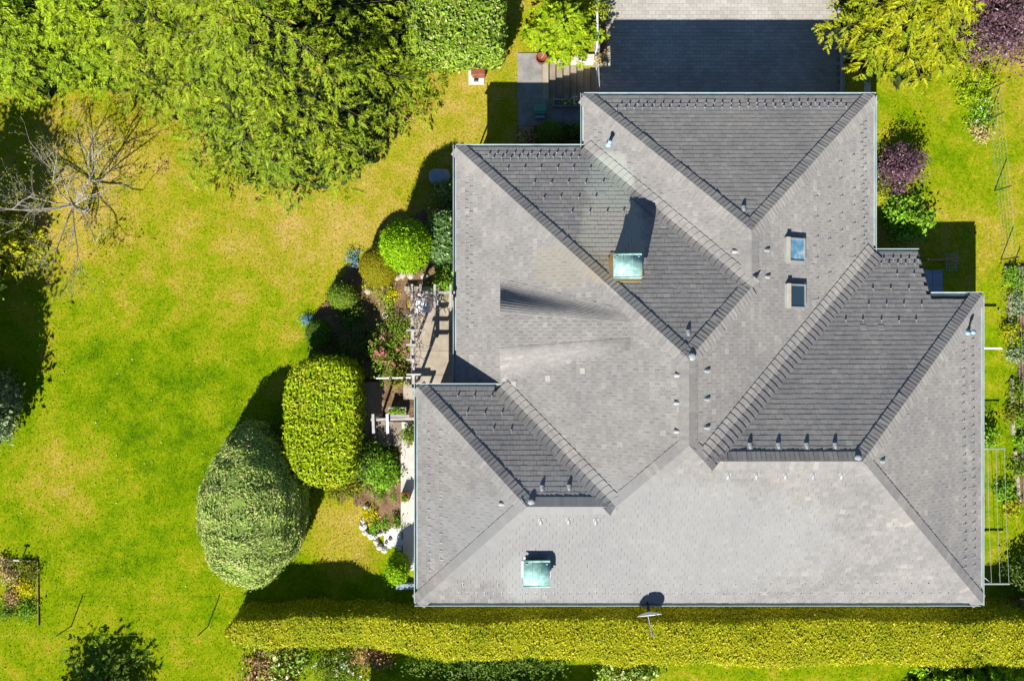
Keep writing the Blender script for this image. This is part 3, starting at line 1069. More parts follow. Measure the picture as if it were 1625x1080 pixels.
# flashing aprons round the stacks
for fn, c, w, d0, d1, mt in (('N2', C1, .62, -.72, .60, 'flashing'), ('S', C2, .56, -.62, .66, 'vent')):
    fc = FACE[fn]
    fl = MB()
    up_y = -1 if fn == 'N2' else 1
    m = fc.frame(Vector((c.x, c.y, fc.z(c.x, c.y))))
    for b in ((-w, w, .50, .74), (-w, w, -.72, -.50), (-w - .1, -.48, -.50, .50), (.48, w + .1, -.50, .50)):
        fl.box(b[0], b[1], b[2], b[3], .012, .034, m)
    fl.build('chimney_flashing', MAT[mt], house)

# ---- dish on the southern eave
dc = at(1030, 973, 4.75)
dish = thing('satellite_dish', dc + Vector((0, .6, -1.5)), 'white satellite dish with feed arm sticking out over the hedge at the southern eave', 'satellite dish')
vs, fs = [], []
rings, seg = 5, 28
ax = Vector((0.10, -0.93, 0.36)).normalized()
sx_ = ax.cross(Vector((0, 0, 1))).normalized(); sy_ = sx_.cross(ax)
for i in range(rings + 1):
    rr = .56 * i / rings
    for k in range(seg):
        a = 2 * math.pi * k / seg
        vs.append(dc + sx_ * rr * math.cos(a) + sy_ * rr * 1.08 * math.sin(a) + ax * (.16 * (rr / .56) ** 2 - .08))
for i in range(rings):
    for k in range(seg):
        a, b = i * seg + k, i * seg + (k + 1) % seg
        fs.append((a, b, b + seg, a + seg))
MB().add(vs, fs).build('reflector', MAT['white'], dish, True)
MB().tube([dc - sy_ * .5 + ax * .05, dc + ax * .85 - sy_ * .12], .022, 8).build('feed_arm', MAT['zinc'], dish)
MB().tube([dc + ax * .80 - sy_ * .12, dc + ax * .97 - sy_ * .10], [.05, .04], 10).build('feed_horn', MAT['zinc'], dish)
MB().tube([dc - ax * .1, dc - ax * .28, Vector((dc.x, dc.y + .35, dc.z - .35)), Vector((dc.x, yS + I + .02, dc.z - 1.2))], [.07, .05, .04, .04], 10).build('mount', MAT['dark_metal'], dish)
# ------------------------------------------------------------------ hard landscape
MAT['bed_board'] = surf('bed_board', [(0.16, 0.12, 0.06), (0.24, 0.2, 0.09)], 4, 5, 0.9)
# driveway: bed, pavers, kerb and retaining walls
dy0, dy1 = 10.6, 23.0
drive = MB().box(XDL, XDR, dy0 - 1.0, dy1, ZD - .3, ZD - .012).build('driveway', MAT['paver_bed'])
tag(drive, kind='structure')
pm = []
pw, ph = .352, .188
row = 0
y = dy0
while y < dy1 - ph:
    x = XDL + (pw / 2 if row % 2 else 0) - pw
    while x < XDR - pw - .2:
        if x >= XDL:
            pm.append(Matrix.Translation((x + pw / 2 + random.uniform(-.003, .003), y + ph / 2 + random.uniform(-.003, .003), ZD + random.uniform(-.003, .003)))
                      @ Matrix.Rotation(random.gauss(0, .006), 4, 'Z') @ Matrix.Rotation(random.gauss(0, .006), 4, 'X'))
        x += pw
    y += ph; row += 1
pv = MB().bevel_box(-pw / 2 + .006, pw / 2 - .006, -ph / 2 + .006, ph / 2 - .006, -.06, 0, .007)
scatter_pieces('paver', 'paver_field', (pv.v, pv.f), pm, MAT['paver'], drive)
kerb = MB().bevel_box(XDR - .22, XDR, dy0, dy1, ZD - .2, ZD + .12, .02).build('kerb', MAT['pale_concrete'])
tag(kerb, kind='structure')


def wallthing(name, label, boxes, mat, cat='wall', cop=None):
    c = boxes[0]
    t = thing(name, ((c[0] + c[1]) / 2, (c[2] + c[3]) / 2, c[4]), label, cat)
    m = MB()
    for b in boxes: m.box(*b)
    m.build('wall_body', MAT[mat], t)
    if cop:
        k = MB()
        for b in boxes: k.bevel_box(b[0] - .03, b[1] + .03, b[2] - .03, b[3] + .03, b[5] + .002, b[5] + .06, .012)
        k.build('coping', MAT[cop], t)
    return t


wallthing('retaining_wall', 'concrete retaining wall between driveway and eastern lawn', [(XDR + .0, XDR + .25, 10.2, 24, ZD - .3, ZE + .04)], 'grey_stone', cop='pale_concrete')
wallthing('retaining_wall', 'retaining wall under the white railing beside the driveway', [(XDL - .28, XDL, YST1 - .02, 24, ZD - .3, .05)], 'grey_stone')
wallthing('stair_wall', 'pale low wall along the top side of the outdoor stairs', [(XST - .02, XDL - .283, YST1 + .0, YST1 + .3, ZD - .3, .16)], 'pale_concrete')
wallthing('stair_wall', 'dark stone wall between stairs and shaded entrance court', [(XST + .2, XDL, YST0 - .25, YST0 + .0, ZD - .3, .10)], 'grey_stone')

# outdoor stairs down to the driveway
stairs = thing('stairs', (3.1, 13.1, ZD), 'seven concrete steps between lawn terrace and driveway', 'stairs')
nst = 7
tw = (XDL - .02 - XST) / nst
for i in range(nst):
    zt = -(i + 1) * (abs(ZD)) / (nst + 0.0) + .02
    MB().bevel_box(XST + i * tw + .004, XST + (i + 1) * tw - .012, YST0 + .003, YST1 - .003, ZD - .2, zt, .015).build('step', MAT['step'], stairs)
MB().box(XST - .3, XST + .001, YST0, YST1, -.9, .0).build('stair_head', MAT['grey_stone'], stairs)
# entrance terrace in slabs
terr = thing('terrace', (1.0, 12, 0), 'weathered grey concrete terrace at the head of the stairs', 'terrace')
x0, x1 = at(821, 0, 0).x, XST - .02
MB().box(x0, x1 - .32, 12.15, 14.45, -.3, .035).build('slab', MAT['grey_stone'], terr)
MB().box(x1 - .30, x1, 12.15, 14.0, -.3, .038).build('slab', MAT['concrete'], terr)
MB().box(x0 + .05, x1 + .1, 10.5, 12.13, -.3, .033).build('slab', MAT['grey_stone'], terr)
MB().box(x1 + .13, xN + .3, 9.9, YST0 - .27, -.3, .03).build('slab', MAT['grey_stone'], terr)
# white railing along the wall top
rail = thing('railing', (XDL - .2, 16, .1), 'thin white railing on the wall above the driveway', 'railing')
MB().bar((XDL - .22, YST1 + .35, .92), (XDL - .22, 22, .92), .09, .05).build('handrail', MAT['white'], rail)
for yy in np.arange(YST1 + .4, 22, 1.6): MB().bar((XDL - .22, yy, .03), (XDL - .22, yy, .9), .04, .04).build('post', MAT['white'], rail)
MB().bar((XDL - .22, YST1 + .35, .5), (XDL - .22, 22, .5), .02, .02).build('mid_rail', MAT['white'], rail)
# gate at the foot of the stairs
gp = at(944, 107, 0)
gate = thing('gate', (XDL - .12, YST1 - .2, ZD), 'pale metal gate leaf standing open at the foot of the stairs', 'gate')
for a, b in (((XDL - .1, YST1 - .1, .25), (XDL - .02, YST0 + .1, .25)), ((XDL - .1, YST1 - .1, -.7), (XDL - .02, YST0 + .1, -.7))):
    MB().bar(a, b, .045, .05).build('rail', MAT['zinc'], gate)
for i in range(12):
    t = i / 11
    p = Vector((XDL - .1 + .08 * t, YST1 - .1 + (YST0 + .2 - YST1) * t, 0))
    MB().bar((p.x, p.y, -.7), (p.x, p.y, .25), .016, .016).build('bar', MAT['zinc'], gate)
MB().bar((XDL - .1, YST1 - .1, ZD), (XDL - .1, YST1 - .1, .35), .06, .06).build('post', MAT['zinc'], gate)
# planter trough on the court wall
tr = thing('planter_trough', (xN - .6, 12.0, .1), 'blue grey planter trough with white flowers beside shaded stairs', 'planter')
ta, tb = at(878, 164, .3), at(922, 164, .3)
m = MB()
m.box(ta.x, tb.x, ta.y - .17, ta.y - .13, .1, .42).box(ta.x, tb.x, ta.y + .13, ta.y + .17, .1, .42).box(ta.x, ta.x + .04, ta.y - .13, ta.y + .13, .1, .42).box(tb.x - .04, tb.x, ta.y - .13, ta.y + .13, .1, .42)
m.build('trough', MAT['blue_grey'], tr)
MB().box(ta.x + .04, tb.x - .04, ta.y - .13, ta.y + .13, .12, .36).build('soil', MAT['soil'], tr)
# green storage box
gb = atg(857, 178)
bx = thing('storage_box', gb, 'small green storage box on the shaded entrance court', 'box')
MB().bevel_box(gb.x - .27, gb.x + .27, gb.y - .2, gb.y + .2, .04, .45, .02).build('box_body', MAT['green_box'], bx)
MB().bevel_box(gb.x - .3, gb.x + .3, gb.y - .1, gb.y + .23, .452, .5, .02).build('lid', MAT['green_box'], bx)
MB().bevel_box(gb.x - .24, gb.x + .24, gb.y - .38, gb.y - .22, .04, .3, .02).build('front_tray', MAT['blue_grey'], bx)
# pot at the stair head
pp = atg(859, 97)
pt = thing('plant_pot', pp, 'round dark terracotta pot at the stair head', 'pot')
MB().lathe(pp, [(.0, .04), (.2, .04), (.27, .42), (.30, .42), (.30, .48), (.25, .48), (.24, .40), (0, .40)], 20).build('pot', MAT['rust'], pt, True)
MB().tube([pp + Vector((0, 0, .4)), pp + Vector((.12, .1, .8)), pp + Vector((.3, .25, 1.0))], .015, 6).build('twig', MAT['bark_pale'], pt)
# brown masonry grill on its slab
bp = atg(757, 121)
br = thing('garden_oven', bp, 'small rust brown square garden oven on a white slab beside the laurel hedge', 'oven')
MB().bevel_box(bp.x - .42, bp.x + .36, bp.y - .42, bp.y + .5, -.05, .05, .01).build('slab', MAT['stone_white'], br)
MB().bevel_box(bp.x - .22, bp.x + .40, bp.y - .12, bp.y + .48, .053, .62, .03).build('oven_body', MAT['rust'], br)
MB().bevel_box(bp.x - .27, bp.x + .45, bp.y - .17, bp.y + .53, .622, .70, .05).build('lid', MAT['rust'], br)
MB().tube([(bp.x + .09, bp.y + .18, .70), (bp.x + .09, bp.y + .18, .78)], .05, 10).build('knob', MAT['zinc'], br)
MB().bevel_box(bp.x - .15, bp.x + .05, bp.y - .3, bp.y - .18, .053, .16, .03).build('ash_tray', MAT['dark_metal'], br)

# western terrace
ZP = ZE + .05
x_e = xW1 + .6
pat = thing('patio', (-4, 0, ZE), 'sand coloured concrete patio beneath the vine pergola', 'patio')
px0 = at(651, 0, ZP).x
MB().box(px0, x_e, at(0, 556, ZP).y, at(0, 462, ZP).y, .3, ZP).build('slab', MAT['concrete'], pat)
MB().box(px0, x_e, at(0, 594, ZP).y, at(0, 556.5, ZP).y, .3, ZP + .003).build('slab', MAT['concrete'], pat)
MB().box(at(640, 0, ZP).x, x_e, at(0, 614, ZP).y - .6, at(0, 594.5, ZP).y, .3, ZP + .001).build('slab', MAT['concrete'], pat)
wallthing('low_wall', 'low concrete wall closing the north end of the patio', [(at(643, 0, ZP).x, x_e, at(0, 462, ZP).y + .003, at(0, 455, ZP).y, .3, ZP + .30)], 'concrete')
side = thing('side_path', (at(650, 0, ZP).x, -7, ZE), 'pale concrete path along the western wall of the house', 'path')
sx0, sx1 = at(636, 0, ZP).x, xW3 + .7
ysl = [at(0, p, ZP).y for p in (706, 745, 790, 834, 872, 905)]
for i in range(5):
    MB().box(sx0 + (.0 if i < 3 else .1), sx1, ysl[i + 1] + .008, ysl[i], .3, ZP + .002 * (i % 2)).build('slab', MAT['pale_concrete'], side)
# garden steps up from the lawn
gs = thing('stairs', (-6.4, -3.6, .2), 'shaded garden steps rising from the lawn to the patio', 'stairs')
yy0, yy1 = at(0, 707, 1.0).y, at(0, 668, 1.0).y
xs = [at(p, 0, .8).x for p in (576, 589, 601, 613.5, 626.5, 640)]
for i in range(5):
    zt = .28 + (ZP - .28) * (i + 1) / 5.5
    MB().bevel_box(xs[i], xs[i + 1] - .01, yy0, yy1, .0, zt, .015).build('step', MAT['step'], gs)
MB().box(xs[5], sx1, yy0 + .01, yy1, .3, ZP + .004).build('landing', MAT['pale_concrete'], gs)
lo = MB().box(xs[0] - .1, xs[3], yy1 + .02, at(0, 606, .4).y, .0, .42).build('landing', MAT['step'], gs)
for i in range(3):
    MB().bevel_box(xs[3] + .01 + i * .42, xs[3] + .42 + i * .42, yy1 + .5, at(0, 618, .8).y, .1, .55 + .25 * i, .015).build('step', MAT['step'], gs)
MB().bar(at(597, 600, 1.9), at(652, 599, 1.9), .07, .05).build('handrail', MAT['white'], gs)
for px in (599, 625, 650): MB().bar(at(px, 600, 1.87), at(px, 600, 1.87) - Vector((0, 0, 1.5)), .04, .04).build('post', MAT['white'], gs)

# ---- vine pergola (long arm and short return)
ZB = ZP + 2.02
perg = thing('pergola', (at(655, 530, ZP)), 'weathered grey timber pergola overgrown with bare vines above the patio', 'pergola')


def beam(p0, p1, w, h, name='beam', z=ZB, par=perg, mt='wood_grey'):
    a, b = at(p0[0], p0[1], z), at(p1[0], p1[1], z)
    return MB().bar(a, b, w, h).build(name, MAT[mt], par)


beam((655, 452), (655, 534), .13, .16)
beam((656, 534.4), (656, 616), .13, .16)
for py in (500.5, 524, 547, 570.5, 594, 616.5): beam((645, py), (671.5, py), .085, .13, 'rafter', ZB + .15)
beam((645, 464), (722, 464), .11, .15, z=ZB - .003)
for px in (654, 667.5, 690, 715): beam((px, 451), (px, 487 if px > 680 else 476), .10, .13, 'rafter', ZB + .16)
beam((690.5, 464.5), (690.5, 487), .06, .08, z=ZB - .1)
for (px, py) in ((655, 466), (655.6, 534), (656, 606), (716, 465)):
    a = at(px, py, ZB - .09)
    MB().bar((a.x, a.y, ZP), a, .11, .11).build('post', MAT['wood_grey'], perg)
# braces
for (px, py, dx, dy) in ((655.6, 530, 0, 1), (656, 602, 0, 1), (655, 470, 1, 0)):
    a = at(px, py, ZB - .07)
    MB().bar(a + Vector((dx * .7, dy * .7, 0)), a + Vector((0, 0, -.7)), .07, .07).build('brace', MAT['wood_grey'], perg)
# vines
vn = MB()
for i in range(120):
    t = random.random()
    if t < .45: c = at(random.uniform(649, 672), random.uniform(462, 500), ZB + .22)
    elif t < .62: c = at(random.uniform(672, 695), random.uniform(460, 482), ZB + .22)
    else: c = at(random.gauss(663, 3.6), random.uniform(500, 585), ZB + .22)
    pts, rad = [c], [random.uniform(.010, .022)]
    d = Vector((random.gauss(0, .6), random.gauss(0, 1.0), random.gauss(0, .25)))
    for k in range(5):
        d = d + Vector((random.gauss(0, .5), random.gauss(0, .5), random.gauss(-.05, .3)))
        d.normalize()
        pts.append(pts[-1] + d * random.uniform(.1, .2)); rad.append(rad[0] * (1 - .15 * k))
    vn.tube(pts, rad, 5)
o = vn.build('vines', MAT['vine'], perg); o['kind'] = 'stuff'
# table with cloth and chairs under it
tc = at(671, 480, ZP + .75)
tab = thing('garden_table', (tc.x, tc.y, ZP), 'garden table with white cloth under the pergola vines', 'table')
MB().bevel_box(tc.x - .34, tc.x + .34, tc.y - .48, tc.y + .52, ZP + .70, ZP + .75, .015).build('table_top', MAT['cloth'], tab)
for ax in (-1, 1):
    for ay in (-1, 1): MB().bar((tc.x + ax * .28, tc.y + .02 + ay * .42, ZP), (tc.x + ax * .28, tc.y + .02 + ay * .42, ZP + .70), .05, .05).build('leg', MAT['white'], tab)
cc = at(689, 476, ZP + .45)
ch = thing('garden_chair', (cc.x, cc.y, ZP), 'white garden chair right of the cloth covered table', 'chair')
MB().bevel_box(cc.x - .22, cc.x + .22, cc.y - .24, cc.y + .24, ZP + .42, ZP + .46, .01).build('seat', MAT['cloth'], ch)
MB().bevel_box(cc.x + .18, cc.x + .23, cc.y - .24, cc.y + .24, ZP + .463, ZP + .88, .01).build('backrest', MAT['cloth'], ch)
for ax in (-1, 1):
    for ay in (-1, 1): MB().bar((cc.x + ax * .19, cc.y + ay * .2, ZP), (cc.x + ax * .19, cc.y + ay * .2, ZP + .42), .035, .035).build('leg', MAT['white'], ch)
# small pergola over the garden steps
zb2 = ZP + 1.7
sp_ = thing('pergola', at(620, 670, .8), 'short white timber frame over the garden steps', 'pergola')
beam((589, 665.5), (659, 664), .12, .14, 'beam', zb2, sp_)
beam((614, 659.5), (650, 659.5), .12, .12, 'beam', zb2 + .002, sp_)
for px, mt in ((592, 'wood_grey'), (614.5, 'white')): beam((px, 656.5), (px + 1, 687), .12, .12, 'rafter', zb2 + .14, sp_, mt)
for px in (592, 657):
    a = at(px, 665, zb2 - .08)
    MB().bar((a.x, a.y, .1), a, .1, .1).build('post', MAT['wood_grey'], sp_)
# planter by the steps
pa, pb = at(616, 655, ZP + .3), at(644, 648, ZP + .3)
pl = thing('planter_box', ((pa.x + pb.x) / 2, pa.y, .9), 'wooden planter box with green herbs beside the garden steps', 'planter')
m = MB()
m.box(pa.x, pb.x, pa.y - .2, pa.y - .15, .6, ZP + .3).box(pa.x, pb.x, pb.y + .0, pb.y + .05, .6, ZP + .3).box(pa.x, pa.x + .05, pa.y - .15, pb.y, .6, ZP + .3).box(pb.x - .05, pb.x, pa.y - .15, pb.y, .6, ZP + .3)
m.build('box_frame', MAT['wood_grey'], pl)
MB().box(pa.x + .05, pb.x - .05, pa.y - .15, pb.y, .6, ZP + .22).build('soil', MAT['soil'], pl)
# square terracotta planter
tp = at(642, 789, ZP + .45)
tt = thing('plant_pot', (tp.x, tp.y, ZP), 'square orange terracotta planter on the pale path by the wall', 'pot')
m = MB()
w = .19
m.box(tp.x - w, tp.x + w, tp.y - w, tp.y - w + .05, ZP, ZP + .5).box(tp.x - w, tp.x + w, tp.y + w - .05, tp.y + w, ZP, ZP + .5).box(tp.x - w, tp.x - w + .05, tp.y - w + .05, tp.y + w - .05, ZP, ZP + .5).box(tp.x + w - .05, tp.x + w, tp.y - w + .05, tp.y + w - .05, ZP, ZP + .5)
m.build('pot', MAT['terracotta'], tt)
MB().box(tp.x - w + .05, tp.x + w - .05, tp.y - w + .05, tp.y + w - .05, ZP, ZP + .4).build('soil', MAT['soil'], tt)
# blue step at the corner
bs = at(645, 929, 1.3)
b2 = thing('doorstep', (bs.x, bs.y, .8), 'blue grey stone step in the shade by the southwest corner', 'step')
MB().bevel_box(bs.x - .5, bs.x + .6, bs.y - .15, bs.y + .15, .4, ZE + .1, .02).build('tread', MAT['blue_grey'], b2)
# blue-grey cover on the lawn by the corner
cv = at(697, 279, .5)
ct = thing('water_barrel', (cv.x, cv.y, 0), 'blue grey covered tub on the lawn beside the northwest corner', 'tub')
n = 20
prof = []
for k in range(n):
    a = 2 * math.pi * k / n
    prof.append((cv.x + .52 * math.copysign(abs(math.cos(a)) ** .55, math.cos(a)), cv.y + .36 * math.copysign(abs(math.sin(a)) ** .7, math.sin(a))))
m = MB()
for sc, z in ((.92, 0), (1.0, .1), (1.0, .42), (.9, .52), (.5, .57)): pass
rings = [(.92, 0), (1.0, .1), (1.0, .45), (.93, .53), (.6, .58), (.05, .6)]
vs = [(cv.x + (x - cv.x) * sc, cv.y + (yy - cv.y) * sc, z) for sc, z in rings for x, yy in prof]
fs = [(i * n + k, i * n + (k + 1) % n, (i + 1) * n + (k + 1) % n, (i + 1) * n + k) for i in range(len(rings) - 1) for k in range(n)]
m.add(vs, fs).build('tub', MAT['blue_grey'], ct, True)

# rock edging and white gravel
stones = [(581, 803, .15), (587, 806, .14), (577, 824, .17), (577, 834, .24), (580, 843, .19), (589, 849, .2), (597, 851, .19), (604, 846, .18), (611, 844, .16), (598, 859, .22), (614, 861, .14), (620, 855, .14), (603, 867, .19), (611, 871, .2)]
ORD = ['first', 'second', 'third', 'fourth', 'fifth', 'sixth', 'seventh', 'eighth', 'ninth', 'tenth', 'eleventh', 'twelfth', 'thirteenth', 'fourteenth']
for i, (px, py, r) in enumerate(stones):
    c = atg(px, py)
    vs = []
    m = MB()
    prof = [(r * .9, -.05), (r, .05), (r * .85, .15), (r * .45, .21), (0.01, .22)]
    m.lathe((0, 0, 0), prof, 9)
    sq = random.uniform(.65, 1.0); ro = random.uniform(0, 3)
    m.v = [(c.x + (x * math.cos(ro) - y * sq * math.sin(ro)) * random.uniform(.93, 1.07), c.y + (x * math.sin(ro) + y * sq * math.cos(ro)) * random.uniform(.93, 1.07), c.z + z * random.uniform(.9, 1.2)) for x, y, z in m.v]
    o = m.build('rock', MAT['stone_white'])
    tag(o, 'pale boulder, ' + ORD[i] + ' along the rock edging from the yellow cushion', 'rock', 'boulders edging the bed')
def wedge_patch(name, polypx, dz, mat, kind='structure', cell=.14, z=None):
    """sheet that follows the terrain inside an outline"""
    pts = [atg(*p) for p in polypx]
    poly = [(p.x, p.y) for p in pts]
    x0, x1 = min(p[0] for p in poly), max(p[0] for p in poly)
    y0, y1 = min(p[1] for p in poly), max(p[1] for p in poly)
    vid, vs, fs = {}, [], []
    def vert(i, j):
        if (i, j) not in vid:
            x, y = x0 + i * cell, y0 + j * cell
            vid[(i, j)] = len(vs)
            vs.append((x, y, gz(x, y) + 0.02 * math.sin(x * 0.9) * math.sin(y * 0.7) + dz + .03 * math.sin(x * 5.1 + y * 3) * math.sin(y * 4.3)))
        return vid[(i, j)]
    for i in range(int((x1 - x0) / cell) + 1):
        for j in range(int((y1 - y0) / cell) + 1):
            wob = .12 * math.sin(i * .9) + .1 * math.sin(j * 1.3 + i * .2)
            if inside(poly, x0 + (i + .5) * cell + wob, y0 + (j + .5) * cell + wob):
                fs.append((vert(i, j), vert(i + 1, j), vert(i + 1, j + 1), vert(i, j + 1)))
    me = bpy.data.meshes.new(name); me.from_pydata(vs, [], fs); me.update()
    o = link_mesh(name, me, MAT[mat])
    return tag(o, kind=kind)


wedge_patch('flower_bed', [(560, 415), (600, 445), (640, 430), (655, 340), (724, 330), (724, 458), (650, 462), (650, 610), (664, 610), (664, 700), (575, 704), (560, 615), (505, 560), (488, 520), (520, 470)], .05, 'soil')
wedge_patch('flower_bed', [(545, 740), (575, 705), (640, 705), (640, 835), (600, 845), (578, 830), (580, 800), (530, 785)], .05, 'soil')
wedge_patch('gravel', [(606, 840), (622, 836), (640, 832), (642, 872), (630, 872), (618, 862), (610, 850)], .06, 'stone_white')
wedge_patch('flower_bed', [(1614, 430), (1660, 430), (1660, 800), (1622, 800), (1618, 700), (1614, 560)], .04, 'soil')
wedge_patch('flower_bed', [(820, 200), (926, 200), (926, 235), (820, 235)], .04, 'soil')
lane = MB().box(-6.2, -1.2, 17.0, 24, -.1, .03).build('road', MAT['asphalt']); tag(lane, kind='structure')

# ---- east garden furniture
ep = at(1487, 448, ZE)
tr2 = thing('paving', ep, 'blue grey paved square in the shade of the eastern wing', 'paving')
xa, xb_, ya, yb = at(1462, 0, ZE).x, at(1495.5, 0, ZE).x, at(0, 480, ZE).y - .6, at(0, 428, ZE).y
for i in range(2):
    for j in range(3):
        MB().bevel_box(xa + (xb_ - xa) * i / 2 + .006, xa + (xb_ - xa) * (i + 1) / 2 - .006, ya + (yb - ya) * j / 3 + .006, ya + (yb - ya) * (j + 1) / 3 - .006, ZE - .1, ZE + .05, .008).build('slab', MAT['blue_grey'], tr2)
fx = at(1510, 418, ZE)
fr_ = thing('drying_rack', fx, 'thin metal drying rack with brown bar in the eastern shadow', 'rack')
a, b = at(1471, 412, ZE + 1.5), at(1520, 411, ZE + 1.5)
MB().bar(a, b, .09, .06).build('bar', MAT['terracotta'], fr_)
for t in (.02, .98):
    p = a.lerp(b, t)
    MB().bar((p.x, p.y, ZE), (p.x, p.y, ZE + 1.47), .04, .04).build('post', MAT['dark_metal'], fr_)
for k in range(6):
    p = at(1502, 404 + k * 5, ZE + .8); q = at(1518, 404 + k * 5, ZE + .8)
    MB().bar(p, q, .018, .018).build('rung', MAT['blue_grey'], fr_)
for px in (1502, 1518):
    p = at(px, 403, ZE + .78); q = at(px, 430, ZE + .78)
    MB().bar(p, q, .022, .022).build('side_rail', MAT['blue_grey'], fr_)
    MB().bar((p.x, p.y, ZE), (p.x, p.y, ZE + .76), .022, .022).build('leg', MAT['blue_grey'], fr_)
    MB().bar((q.x, q.y, ZE), (q.x, q.y, ZE + .76), .022, .022).build('leg', MAT['blue_grey'], fr_)
# single clothes bar on the wall
zc = ZE + 1.75
cb = thing('clothes_bar', at(1570, 553, ZE), 'short white clothes bar jutting from the eastern wall', 'bar')
a, b = at(1590, 553, zc), at(1540, 552, zc)
MB().bar(a, b, .085, .05).build('bar', MAT['white'], cb)
MB().bar((a.x - .9, a.y, ZE), (a.x - .9, a.y, zc - .03), .06, .06).build('post', MAT['white'], cb)
# clothes line frame
cl = thing('clothes_line', at(1580, 820, ZE), 'white clothes line frame with three wires beside the eastern wall', 'clothes line')
a0, a1 = at(1540, 713, zc), at(1595, 711.5, zc)
b0, b1 = at(1545, 926, zc), at(1602, 926, zc)
MB().bar(a0, a1, .045, .04).build('cross_bar', MAT['zinc'], cl)
MB().bar(b0, b1, .065, .05).build('cross_bar', MAT['zinc'], cl)
for t in (.50, .74, .985): MB().tube([a0.lerp(a1, t), (a0.lerp(a1, t) + b0.lerp(b1, t)) / 2 - Vector((0, 0, .06)), b0.lerp(b1, t)], .009, 5).build('wire', MAT['zinc'], cl)
for p in (a0.lerp(a1, .3), b0.lerp(b1, .3)): MB().bar((p.x, p.y, ZE), (p.x, p.y, zc - .03), .06, .06).build('post', MAT['white'], cl)
MB().bar(b0.lerp(b1, .55) - Vector((0, 0, .03)), b0.lerp(b1, .25) - Vector((0, -.4, .5)), .035, .035).build('brace', MAT['white'], cl)


# ---- fences
def mesh_fence(name, label, pts, h, nh, spacing, mat_w, post_at, rw=.006):
    t = thing(name, pts[0], label, 'fence')
    P = [Vector(p) for p in pts]
    for i, p in enumerate(post_at):
        MB().tube([p, (p[0], p[1], p[2] + h + .06)], .028, 7).build('post', MAT['dark_metal'], t)
    for k in range(nh):
        z = h * (k + 1) / nh
        MB().tube([p + Vector((0, 0, z)) for p in P], rw * 1.2, 4).build('wire', MAT[mat_w], t)
    if spacing:
        m = MB()
        for a, b in zip(P[:-1], P[1:]):
            n = int((b - a).length / spacing)
            for i in range(n):
                p = a.lerp(b, i / n)
                m.add([p + Vector((0, -rw, 0)), p + Vector((0, rw, 0)), p + Vector((0, rw, h)), p + Vector((0, -rw, h))], [(0, 1, 2, 3)])
                m.add([p + Vector((-rw, 0, 0)), p + Vector((rw, 0, 0)), p + Vector((rw, 0, h)), p + Vector((-rw, 0, h))], [(0, 1, 2, 3)])
        o = m.build('mesh_wires', MAT[mat_w], t); o['kind'] = 'stuff'
    return t


fp = [atg(1566, 145), atg(1567, 190), atg(1578, 303), atg(1588, 412)]
mesh_fence('wire_fence', 'green wire mesh fence with dark posts along the eastern lawn', fp, 1.25, 5, .25, 'gutter', fp, .0022)
fp2 = [atg(1606, 425), atg(1611, 560), atg(1616, 700), atg(1622, 860)]
mesh_fence('wire_fence', 'low wire fence through the vegetable bed by the right edge', fp2, .8, 3, .35, 'gutter', fp2, .004)
fp3 = [atg(-60, 994), atg(113, 993), atg(330, 993), atg(358, 993)]
mesh_fence('wire_fence', 'slack wire fence with thin dark posts left of the yellow hedge', fp3, 1.25, 1, 0, 'wood_grey', fp3[1:3], .003)
# bed frame in the lower left corner
fb = thing('bed_edging', atg(30, 890), 'low weathered timber edging round the corner flower bed', 'edging')
for a, b in (((-20, 889), (60, 889)), ((61, 890), (62, 992))):
    p, q = atg(*a, dz=.03), atg(*b, dz=.03)
    MB().bar(p, q, .05, .14).build('board', MAT['bed_board'], fb)
hyd = atg(36, 884)
hy = thing('garden_tap', hyd, 'small pale garden tap at the corner bed edging', 'tap')
MB().tube([hyd, hyd + Vector((0, 0, .55))], .035, 8).build('pipe', MAT['stone_white'], hy)
MB().tube([hyd + Vector((-.14, 0, .5)), hyd + Vector((.14, 0, .5))], .04, 8).build('tap_head', MAT['stone_white'], hy)
# edging boards of the east bed
eb_ = thing('bed_edging', atg(1606, 600), 'weathered boards edging the eastern vegetable bed', 'edging')
for a, b in (((1601, 470), (1603, 545)), ((1604, 600), (1606, 690)), ((1609, 715), (1616, 800)), ((1592, 425), (1660, 424))):
    MB().bar(atg(*a, dz=.06), atg(*b, dz=.06), .14, .16).build('board', MAT['concrete'], eb_)
# ring shaped plant support in the shaded bed
rg = at(611, 500, .9)
ro = thing('plant_support', (rg.x, rg.y, .2), 'thin pale ring of a plant support in the shaded bed', 'plant support')
MB().tube([(rg.x + .13 * math.cos(a), rg.y + .13 * math.sin(a), rg.z) for a in np.linspace(0, 2 * math.pi, 19)], .014, 5, False).build('ring', MAT['white'], ro)
MB().tube([(rg.x + .13, rg.y, rg.z), (rg.x + .13, rg.y, .1)], .01, 5).build('stake', MAT['white'], ro)

# neighbour's house south of the hedge: it stands below the frame and throws the shadow there
nb = thing('neighbour_house', (-2, -26, 0), 'neighbouring house beyond the hedge whose shadow lies on the lower garden', 'house')
MB().box(-8.6, 2.1, -31, -20.9, -.2, 5.1).build('wall', MAT['plaster'], nb)
rz, re = 8.0, 5.2
v = [(-9.1, -31.6, re), (2.6, -31.6, re), (2.6, -20.4, re), (-9.1, -20.4, re), (-4.5, -26, rz), (-2.0, -26, rz)]
MB().add(v, [(0, 1, 5, 4), (1, 2, 5), (2, 3, 4, 5), (3, 0, 4), (3, 2, 1, 0)]).build('roof', MAT['red_tile'], nb)
# ------------------------------------------------------------------ vegetation
CORES = {}


